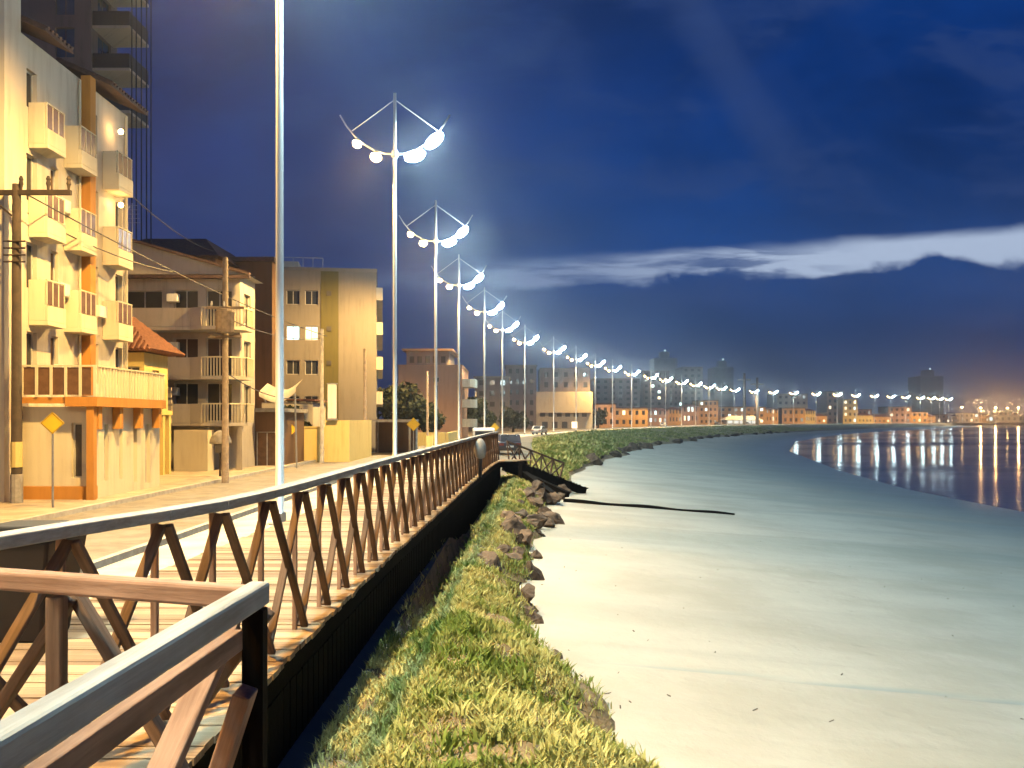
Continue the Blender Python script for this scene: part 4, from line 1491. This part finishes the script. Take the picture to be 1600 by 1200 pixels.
# ---- orange apartment house
b6 = thing('apartment_house', 'rose-orange apartment house with round balconies behind the third lamp mast', 'building', (-9, 112, GZ))
block(b6, pxx(622, 105), pxx(722, 105), 105, 120, GZ, 7.7, M['rose'], front=[(1.9, 2.3, 5.0, 6.8, 'glass'), (4.2, 4.7, 4.8, 6.6, 'glass'), (4.1, 4.8, 6.9, 7.5, 'glass')], parapet=.2)
block(b6, pxx(635, 108), pxx(702, 108), 108, 118, 7.71, 9.7, M['greyw'], front=grid_w(5.1, 2.0, 5, 1, .55, .8, .6, 0, mx=.2), detail=False)
mb = MB(); mb.box(pxx(628, 107), pxx(708, 107), 107, 119, 9.702, 9.95); wpart(mb, 'roof', M['tile_d'], b6)
for z in (.6, 2.9, 5.3):
    X = pxx(722, 105)
    poly = [(X + .005, 105.3), (X + .9, 105.5), (X + 1.5, 106.1), (X + 1.6, 107), (X + 1.6, 110), (X + .005, 110)]
    mb = MB(); mb.prism(poly, z, z + .95); wpart(mb, 'balcony', M['cream'], b6)

# ---- further buildings, nearer to the bend
far = [
    # px x0, x1, y top, depth, deep, material, cols, rows, lit, label
    (742, 796, 590, 190, 16, 'greyw', 3, 5, .0, 'tall plain grey building behind the fifth and sixth masts'),
    (790, 838, 572, 235, 18, 'mauve', 4, 6, .0, 'dusky purple-grey block left of the beige hall'),
    (930, 962, 632, 268, 14, 'rose', 3, 2, .1, 'low reddish house right of the beige hall'),
    (958, 1012, 638, 300, 14, 'ochre', 5, 2, .2, 'long low orange house in front of the purple towers'),
    (928, 1000, 592, 400, 22, 'mauve', 6, 8, .05, 'wide dusky block rising behind the low orange houses'),
    (1004, 1046, 580, 420, 22, 'mauve', 4, 9, .06, 'dusky tower block behind the thirteenth mast'),
    (1044, 1068, 600, 440, 20, 'greyw', 3, 7, .05, 'narrow grey block left of the pale tower'),
    (1066, 1098, 574, 470, 20, 'greyw', 3, 10, .0, 'pale grey tower block behind the sixteenth mast'),
    (1092, 1122, 626, 432, 16, 'ochre', 4, 4, .2, 'orange-lit house between the pale tower and the kiosk'),
    (1124, 1196, 636, 470, 16, 'ochre', 7, 3, .25, 'wide orange building behind the white kiosk'),
    (1214, 1262, 616, 505, 20, 'beige', 5, 5, .1, 'beige block right of the white kiosk'),
    (1222, 1258, 638, 492, 8, 'ochre', 4, 2, .2, 'low yellow house in front of the beige block'),
    (1292, 1318, 612, 540, 18, 'rose', 3, 5, .15, 'reddish block left of the brightest yellow house'),
    (1317, 1340, 624, 530, 14, 'yellow', 3, 4, .3, 'brightest yellow house on the far shore'),
    (1340, 1362, 640, 560, 14, 'rose', 3, 2, .2, 'low reddish house right of the brightest yellow house'),
    (1388, 1424, 636, 575, 16, 'rose', 4, 3, .25, 'reddish house with lit floors on the far shore'),
    (1424, 1450, 644, 580, 14, 'ochre', 3, 2, .3, 'small yellow house left of the last masts'),
    (1456, 1486, 648, 615, 14, 'rose', 4, 2, .2, 'low house behind the last white mast'),
    (1492, 1530, 646, 660, 14, 'beige', 5, 2, .2, 'pale low house on the far right shore'),
    (1534, 1600, 649, 690, 14, 'cream', 7, 1, .2, 'long pale low building under the orange lamps'),
    (1022, 1058, 560, 900, 30, 'navy', 3, 8, .0, 'dark distant tower silhouette above the fourteenth mast'),
    (1116, 1146, 574, 900, 30, 'navy', 3, 8, .0, 'dark distant tower silhouette left of the floodlight masts'),
    (1438, 1474, 588, 950, 30, 'navy', 3, 8, .0, 'dark stepped tower silhouette above the last masts'),
    (1272, 1294, 646, 520, 12, 'greyw', 3, 2, .2, 'small grey house beside the reddish block'),
    (1362, 1390, 647, 566, 12, 'greyw', 4, 2, .2, 'small grey house between two reddish houses'),
]
for (xa, xb, yt, d, dp, mk, nc, nr, lit, lab) in far:
    o = thing('building', lab, 'building', (pxx((xa + xb) / 2, d), d, GZ), group='buildings round the bay')
    X0, X1, zt = pxx(xa, d), pxx(xb, d), pxz(yt, d)
    Wd, H = X1 - X0, zt - GZ
    block(o, X0, X1, d, d + dp, GZ, zt, M[mk], front=grid_w(Wd, H, nc, nr, Wd / nc * .42, H / nr * .45, H / nr * .3, lit, .3, int(xa)), detail=False)
    mb = MB(); mb.box(X0 - .3, X1 + .3, d - .3, d + dp, zt + .002, zt + .3)
    wpart(mb, 'roof', M['tile_d'] if mk in ('rose', 'ochre') else M['concrete'], o)
    if mk == 'navy':
        mb = MB(); mb.box(X0 + Wd * .3, X0 + Wd * .7, d + 5, d + 15, zt + .302, zt + 7); wpart(mb, 'roof_tower', M['navy'], o)
        mb = MB(); mb.lathe([(.1, 0), (.9, .5), (.9, 1.2), (.1, 1.7)], 8, (X0 + Wd * .5, d + 4, zt + 7.4)); wpart(mb, 'beacon', M['win_c'], o)
extra = [(1044, 1066, 640, 390, 'ochre'), (1066, 1092, 636, 405, 'rose'), (1196, 1216, 640, 470, 'ochre'), (1258, 1274, 642, 500, 'yellow'),
         (1262, 1292, 650, 506, 'ochre'), (1340, 1364, 649, 534, 'yellow'), (1364, 1392, 651, 548, 'ochre'), (1486, 1496, 650, 625, 'ochre'),
         (1012, 1044, 642, 360, 'rose'), (1450, 1462, 650, 590, 'ochre'), (1530, 1545, 648, 670, 'ochre'), (1560, 1590, 645, 720, 'rose'),
         (872, 925, 643, 300, 'cream'), (905, 932, 622, 330, 'beige')]
for i, (xa, xb, yt, d, mk) in enumerate(extra):
    o = thing('house', f'low house in the row round the bay, {ORD[i]} of the small plain ones', 'house', (pxx((xa + xb) / 2, d), d, GZ), group='small plain houses round the bay')
    X0, X1, zt = pxx(xa, d), pxx(xb, d), pxz(yt, d)
    Wd, H = X1 - X0, zt - GZ
    block(o, X0, X1, d, d + 10, GZ, zt, M[mk], front=grid_w(Wd, H, 4, 1 + (H > 5), Wd / 4 * .4, H * .25, H * .25, .35, .3, i), detail=False)
    mb = MB(); ym = d + 5
    mb.add([(X0 - .4, d - .4, zt), (X1 + .4, d - .4, zt), (X1 + .4, d + 10.4, zt), (X0 - .4, d + 10.4, zt), (X0 + 2, ym, zt + 1.3), (X1 - 2, ym, zt + 1.3)],
           [(0, 1, 5, 4), (1, 2, 5), (2, 3, 4, 5), (3, 0, 4), (3, 2, 1, 0)])
    wpart(mb, 'roof', M['tile'], o)
# beige hall with a gable
hl = thing('hall', 'wide beige hall with dim upper floors behind the eighth mast', 'building', (12, 240, GZ))
X0, X1 = pxx(838, 236), pxx(926, 236)
block(hl, X0, X1, 236, 256, GZ, pxz(612, 236), M['cream'], front=[(1 + i * 2.2, 2.3 + i * 2.2, 3.2, 4.3, 'dark') for i in range(6)] + [(1.5 + i * 2.6, 3.0 + i * 2.6, .2, 1.9, 'warm' if i == 3 else 'dark') for i in range(4)], detail=False)
zt = pxz(612, 236)
block(hl, X0 + 1, X1 - .5, 238, 255, zt + .01, pxz(574, 236), M['mauve'], front=[(1.2 + i * 2.6, 2.2 + i * 2.6, 1.2, 2.6, 'glass') for i in range(5)] + [(1.2 + i * 2.6, 2.2 + i * 2.6, 4.0, 5.2, 'glass') for i in range(5)], detail=False, name='upper_floor')  # unlit upper storeys: missing lamplight put into this darker wall colour
mb = MB(); mb.box(X0 + 1, X1 - .5, 234.6, 235.98, 3.0, 3.2); wpart(mb, 'canopy', M['tile_d'], hl)

# white lit kiosk
kd = 425
kx = pxx(1160, kd)
ks = thing('kiosk', 'brightly lit white beach kiosk at the bend of the bay', 'kiosk', (kx, kd, GZ))
mb = MB(); mb.box(-7.5, 7.5, 0, 6, 0, 2.2); mb.build('body', M['white'], ks)
mb = MB(); mb.add([(-9, -1.5, 2.3), (9, -1.5, 2.3), (9, 7, 2.3), (-9, 7, 2.3), (-6, 2.5, 4.2), (6, 2.5, 4.2)], [(0, 1, 5, 4), (1, 2, 5), (2, 3, 4, 5), (3, 0, 4), (3, 2, 1, 0)]); mb.build('roof', M['white'], ks)
mb = MB()
for i in range(5): mb.box(-7 + i * 2.9, -4.7 + i * 2.9, -.06, -.005, .6, 2.0)
mb.build('lit_counter', M['kiosk_light'], ks)
for i, (x, y1_) in enumerate(((1163, 583), (1183, 590))):
    d = 410 + i * 8
    fm = thing('floodlight_mast', ('tall grey mast with a crossbar above the white kiosk', 'shorter grey mast with a crossbar right of the kiosk')[i], 'mast', (pxx(x, d), d, GZ), group='crossbar masts by the kiosk')
    hgt = pxz(y1_, d) - GZ
    mb = MB(); mb.tube([(0, 0, 0), (0, 0, hgt)], .8, 8, .55); mb.build('pole', M['utility'], fm)
    mb = MB(); mb.box(-3, 3, -.3, .3, hgt - 3.4, hgt - 2.8); mb.build('crossbar', M['concrete'], fm)


# ------------------------------------------------------------------ trees
def tree(lab, loc, R, hgt, seed, n=2600, leaf=.28):
    r_ = np.random.default_rng(seed)
    o = thing('tree', lab, 'tree', loc)
    mb = MB()
    mb.tube([(0, 0, 0), (.1, 0, hgt * .3), (.15, .1, hgt * .6)], R * .09, 8, R * .04)
    for q in range(6):
        a = q * 1.05 + .3
        mb.tube([(.08, 0, hgt * (.3 + .04 * q)), (math.cos(a) * R * .5, math.sin(a) * R * .4, hgt * (.55 + .05 * q))], R * .035, 6, R * .012)
    mb.build('trunk', M['trunk'], o)
    cl = []
    for q in range(16):
        a = r_.uniform(0, 2 * np.pi); rr_ = R * r_.uniform(.15, .8) ; z = hgt * r_.uniform(.38, .92)
        rr_ *= max(.25, 1 - abs(z / hgt - .55) * 1.3)
        cl.append((math.cos(a) * rr_, math.sin(a) * rr_, z, R * r_.uniform(.22, .42)))
    idx = r_.integers(0, len(cl), n)
    c = np.array(cl)[idx]
    dirs = r_.normal(0, 1, (n, 3)); dirs /= np.linalg.norm(dirs, axis=1)[:, None]
    P_ = c[:, :3] + dirs * (c[:, 3] * r_.uniform(.5, 1.05, n) ** .6)[:, None]
    a1 = r_.normal(0, 1, (n, 3)); a1 /= np.linalg.norm(a1, axis=1)[:, None]
    a2 = np.cross(a1, r_.normal(0, 1, (n, 3))); a2 /= np.linalg.norm(a2, axis=1)[:, None]
    sz = (leaf * r_.uniform(.6, 1.3, n))[:, None]
    V = np.stack([P_ - a1 * sz, P_ + a2 * sz * .5, P_ + a1 * sz, P_ - a2 * sz * .5], 1).reshape(-1, 3)
    me = bpy.data.meshes.new('crown')
    me.from_pydata(V.tolist(), [], [(4 * i, 4 * i + 1, 4 * i + 2, 4 * i + 3) for i in range(n)])
    me.materials.append(M['foliage'])
    co = bpy.data.objects.new('crown', me); COL.objects.link(co); co.parent = o


tree('dark bushy tree left of the rose-orange apartment house', (-11.3, 90, GZ), 3.4, 6.2, 1)
tree('dark low tree in front of the rose-orange apartment house', (-9.2, 93, GZ), 2.6, 4.2, 2)
tree('small dark tree behind the yellow boundary wall', (-13.9, 56.2, GZ), 1.4, 3.6, 3, 1500, .16)
tree('dark round tree right of the rose-orange apartment house', (-4.6, 118, GZ), 2.6, 5.2, 4)
tree('low dark tree left of the beige hall', (0.2, 170, GZ), 3.0, 4.4, 5, 1500, .4)
tree('dark tree beside the low reddish house', (25.2, 262, GZ), 3.2, 5.0, 6, 1200, .5)


# ------------------------------------------------------------------ utility poles, signs, phone booth, wires
def utility(lab, x, d, ytop, m, arm=True, r=.15, transformer=False):
    o = thing('utility_pole', lab, 'utility pole', (pxx(x, d), d, GZ), group='utility poles along the houses')
    h = pxz(ytop, d) - GZ
    mb = MB(); mb.tube([(0, 0, 0), (0, 0, h)], r, 10, r * .75); mb.build('pole', m, o, smooth=True)
    if arm:
        mb = MB(); mb.box(-.95, 1.62, -.09, .03, h - .32, h - .18); mb.beam((-.1, -.05, h - .95), (-.85, -.05, h - .3), .05, .05); mb.build('crossarm', M['utility_d'], o)
        for q in (-.8, .15, .95, 1.55):
            mb = MB(); mb.lathe([(.03, -.2), (.05, -.05), (.07, .0), (.05, .1), (.07, .14), (.03, .24)], 8, (q, -.03, h)); mb.build('insulator', M['utility_d'], o)
        for q in range(4):
            mb = MB(); mb.tube([(-.32, -.12, h - 1.7 - .2 * q), (.32, -.12, h - 1.7 - .2 * q)], .025, 6); mb.build('bracket', M['utility_d'], o)
        mb = MB(); mb.tube([(0, 0, 1.15), (0, 0, 1.9)], r * 1.06, 10); mb.build('painted_band', M['yellow'], o)
        mb = MB(); mb.tube([(0, 0, 0), (0, 0, .95)], r * 1.12, 10); mb.build('poster_wrap', M['concrete'], o)
    if transformer:
        mb = MB(); mb.lathe([(.02, -.5), (.36, -.45), (.38, .35), (.3, .45), (.05, .5)], 12, (.12, -.42, h - 2.6)); t_ = mb.build('transformer', M['utility'], o)
        mb = MB(); mb.box(-.7, .8, -.2, -.1, h - 2.1, h - 2.0); mb.box(-.6, .7, -.2, -.1, h - 3.25, h - 3.15); mb.build('crossarm', M['utility'], o)
        for q in (-.5, 0, .5):
            mb = MB(); mb.lathe([(.03, 0), (.05, .08), (.03, .22)], 6, (q, -.15, h - 2.0)); mb.build('insulator', M['frame'], o)
    return o


utility('dark utility pole with a wide crossarm in front of the cream building', 26, 26.4, 288, M['utility_d'], True, .155)
utility('brown utility pole carrying a transformer in front of the beige house', 352, 36, 402, M['utility'], False, .15, True)
utility('slim concrete pole in front of the yellow boundary wall', 503, 52.8, 514, M['concrete'], False, .13)
utility('slim dark pole by the right corner of the block with the olive stripe', 570, 60, 545, M['utility'], False, .12)
utility('slim pole behind the warning sign by the third mast', 668, 84, 580, M['utility'], False, .12)
utility('thin pole left of the fifth mast', 743, 120, 612, M['concrete'], False, .12)

wires = [((-15.4, 26.4, 8.25), (-13.5, 36, 7.4), 'power line from the dark pole to the transformer pole, upper'),
         ((-14.5, 26.4, 8.25), (-10.9, 52.8, 6.4), 'power line from the crossarm tip to the slim concrete pole'),
         ((-11.5, 36, 3.4), (-11.0, 46.5, 2.6), 'slack bundle of cable from the transformer pole to the awning'),
         ((-11.5, 36, 5.6), (-11.3, 52.8, 6.3), 'power line from the transformer pole to the slim concrete pole'),
         ((-15.0, 34.8, 10.4), (-19.0, 57.0, 12.2), 'thin wire slanting down from the cream building over the dark roof')]
for (a, c, lab) in wires:
    a, c = Vector(a), Vector(c)
    pts = [a.lerp(c, q / 10) - Vector((0, 0, .35 * 4 * (q / 10) * (1 - q / 10))) for q in range(11)]
    mb = MB(); mb.tube(pts, .022, 5)
    tag(mb.build('power_line', M['wire']), lab, 'cable', 'overhead cables by the houses')


def diamond(lab, x, ycen, d, s_, ang=0.0):
    o = thing('road_sign', lab, 'road sign', (pxx(x, d), d, GZ), ang, group='yellow warning signs on the seafront')
    zc = pxz(ycen, d) - GZ
    mb = MB(); mb.tube([(0, .03, 0), (0, .03, zc + s_ * .5)], .03, 8); mb.build('post', M['metal'], o)
    mb = MB(); r_ = s_ * .71
    mb.prism_x([(-.012, 0), (.012, 0)] * 0 or [(0, 0), (0.001, 0), (0.001, .001)], 0, .001) if False else None
    vs = [(0, -.015, zc - r_), (r_, -.015, zc), (0, -.015, zc + r_), (-r_, -.015, zc), (0, .0, zc - r_), (r_, .0, zc), (0, .0, zc + r_), (-r_, .0, zc)]
    mb.add(vs, [(0, 1, 2, 3), (7, 6, 5, 4), (0, 4, 5, 1), (1, 5, 6, 2), (2, 6, 7, 3), (3, 7, 4, 0)])
    p = mb.build('plate', M['sign_y'], o)
    mb = MB()
    e = .018
    for (a, c) in ((0, 1), (1, 2), (2, 3), (3, 0)):
        A_, B_ = Vector(vs[a]), Vector(vs[c])
        cc = Vector((0, -e, zc))
        A_ = cc + (A_ - cc) * .90; B_ = cc + (B_ - cc) * .90
        mb.beam((A_.x, -e, A_.z), (B_.x, -e, B_.z), .006, .014, up=(0, 1, 0))
    mb.build('border', M['black'], p)


diamond('amber diamond warning sign in front of the cream building', 82, 661, 25.0, .44, .25)
diamond('bright yellow diamond sign between the second and third masts', 646, 663, 62, .66, 0)
diamond('yellow diamond sign peeping out beside the thick near mast', 454, 671, 50, .5, .4)
diamond('small orange diamond sign beside the fifth mast', 773, 668, 108, .8, 0)

pb = thing('phone_booth', 'egg-shaped public phone hood beside the transformer pole', 'phone booth', (pxx(341, 38.5), 38.5, GZ))
mb = MB(); mb.tube([(0, .25, 0), (0, .25, 1.6)], .05, 8); mb.build('post', M['utility_d'], pb)
mb = MB()
for i in range(9):
    for j in range(6):
        pass
R_ = .48
vs, fs = [], []
for i in range(11):
    th = math.pi * i / 10
    for j in range(9):
        ph = math.pi * j / 8
        vs.append((R_ * math.cos(th) * math.sin(ph) * .95, .3 - R_ * math.sin(th) * 0 + R_ * .6 * math.cos(ph), 1.5 + R_ * math.sin(th) * math.sin(ph) * 1.15))
for i in range(10):
    for j in range(8):
        fs.append((i * 9 + j, i * 9 + j + 1, (i + 1) * 9 + j + 1, (i + 1) * 9 + j))
mb.add(vs, fs)
hd = mb.build('hood', M['concrete'], pb, smooth=True)
so = hd.modifiers.new('thick', 'SOLIDIFY'); so.thickness = .03
mb = MB(); mb.box(-.15, .15, .08, .2, 1.1, 1.6); mb.build('phone', M['frame_d'], pb, bevel=.01)


# ------------------------------------------------------------------ parked cars
def make_car(lab, loc, rz, paint, van=False):
    o = thing('parked_car', lab, 'car', loc, rz, 'cars parked along the seafront')
    prof = [(-2.05, .32), (2.0, .32), (2.08, .55), (2.0, .82), (1.15, .92), (.55, 1.42), (-1.05, 1.46), (-1.75, .98), (-2.05, .9), (-2.1, .6)]
    if van:
        prof = [(-2.1, .32), (2.1, .32), (2.15, .7), (2.0, 1.0), (1.45, 1.75), (1.0, 1.9), (-1.95, 1.9), (-2.1, 1.75)]
    mb = MB(); mb.prism_x(prof, -.83, .83); mb.build('body', paint, o, bevel=.07)
    zb, zt = (1.02, 1.38) if not van else (1.1, 1.7)
    mb = MB()
    if not van:
        mb.add([(-.62, -1.80, 1.0), (.62, -1.80, 1.0), (.54, -1.13, 1.42), (-.54, -1.13, 1.42)], [(0, 1, 2, 3)])
        mb.add([(-.62, 1.14, .97), (.62, 1.14, .97), (.54, .62, 1.40), (-.54, .62, 1.40)], [(0, 1, 2, 3)])
    else:
        mb.add([(-.68, -2.13, 1.1), (.68, -2.13, 1.1), (.66, -2.12, 1.68), (-.66, -2.12, 1.68)], [(0, 1, 2, 3)])
    for s_ in (-1, 1):
        a = s_ * .845
        if not van:
            mb.add([(a, -1.45, 1.02), (a, .9, .98), (a, .5, 1.36), (a, -1.0, 1.38)], [(0, 1, 2, 3)])
        else:
            mb.add([(a, -1.9, 1.1), (a, 1.5, 1.1), (a, 1.2, 1.66), (a, -1.9, 1.7)], [(0, 1, 2, 3)])
    mb.build('windows', M['glass'], o)
    for (x, y) in ((-.76, 1.3), (.76, 1.3), (-.76, -1.25), (.76, -1.25)):
        mb = MB(); mb.tube([(x - .1, y, .32), (x + .1, y, .32)], .32, 14); w = mb.build('wheel', M['black'], o)
        mb = MB(); mb.tube([(x - .108, y, .32), (x + .108, y, .32)], .18, 10); mb.build('rim', M['metal'], w)
    for s_ in (-.6, .6):
        mb = MB(); mb.box(s_ - .16, s_ + .16, -2.13, -2.05, .68, .84); mb.build('tail_light', M['car_red'], o)
    mb = MB(); mb.box(-.26, .26, -2.135, -2.08, .55, .68); mb.build('number_plate', M['white'], o)


make_car('nearest dark car parked just beyond the end of the boardwalk', (-.35, 66, GZ), 0.1, M['car_dark'])
make_car('pale van parked left of the dark car beyond the boardwalk', (-2.2, 69, GZ), 0.05, M['car_pale'], True)
make_car('pale car parked by the green bank near the eighth mast', (4.6, 150, GZ), -.3, M['car_pale'])
make_car('pale car parked by the low orange house', (poleX(300) - 2, 302, GZ), -.4, M['car_pale'])
make_car('dark car parked left of the white kiosk', (poleX(380) - 2, 382, GZ), -.4, M['car_dark'])
make_car('pale car parked in front of the white kiosk', (poleX(412) - 1, 414, GZ), -.5, M['car_pale'])


# ------------------------------------------------------------------ sea air: faint haze that glows round the lamps
hz = bpy.data.materials.new('sea_haze')
hz.use_nodes = True
hz.node_tree.nodes.clear()
t = NT(hz.node_tree)
pv = t.new('ShaderNodeVolumePrincipled')
pv.inputs['Color'].default_value = (0.9, 0.94, 1.0, 1)
pv.inputs['Density'].default_value = 0.00085
pv.inputs['Anisotropy'].default_value = 0.93
ho = t.new('ShaderNodeOutputMaterial')
t.link(pv.outputs[0], ho.inputs['Volume'])
mb = MB(); mb.box(-2200, 13000, -420, 1620, -8, 62)
hb = mb.build('haze', hz)
tag(hb, 'faint luminous sea haze over the whole bay', 'haze', kind='stuff')
S.cycles.volume_bounces = 0
S.cycles.volume_step_rate = 4
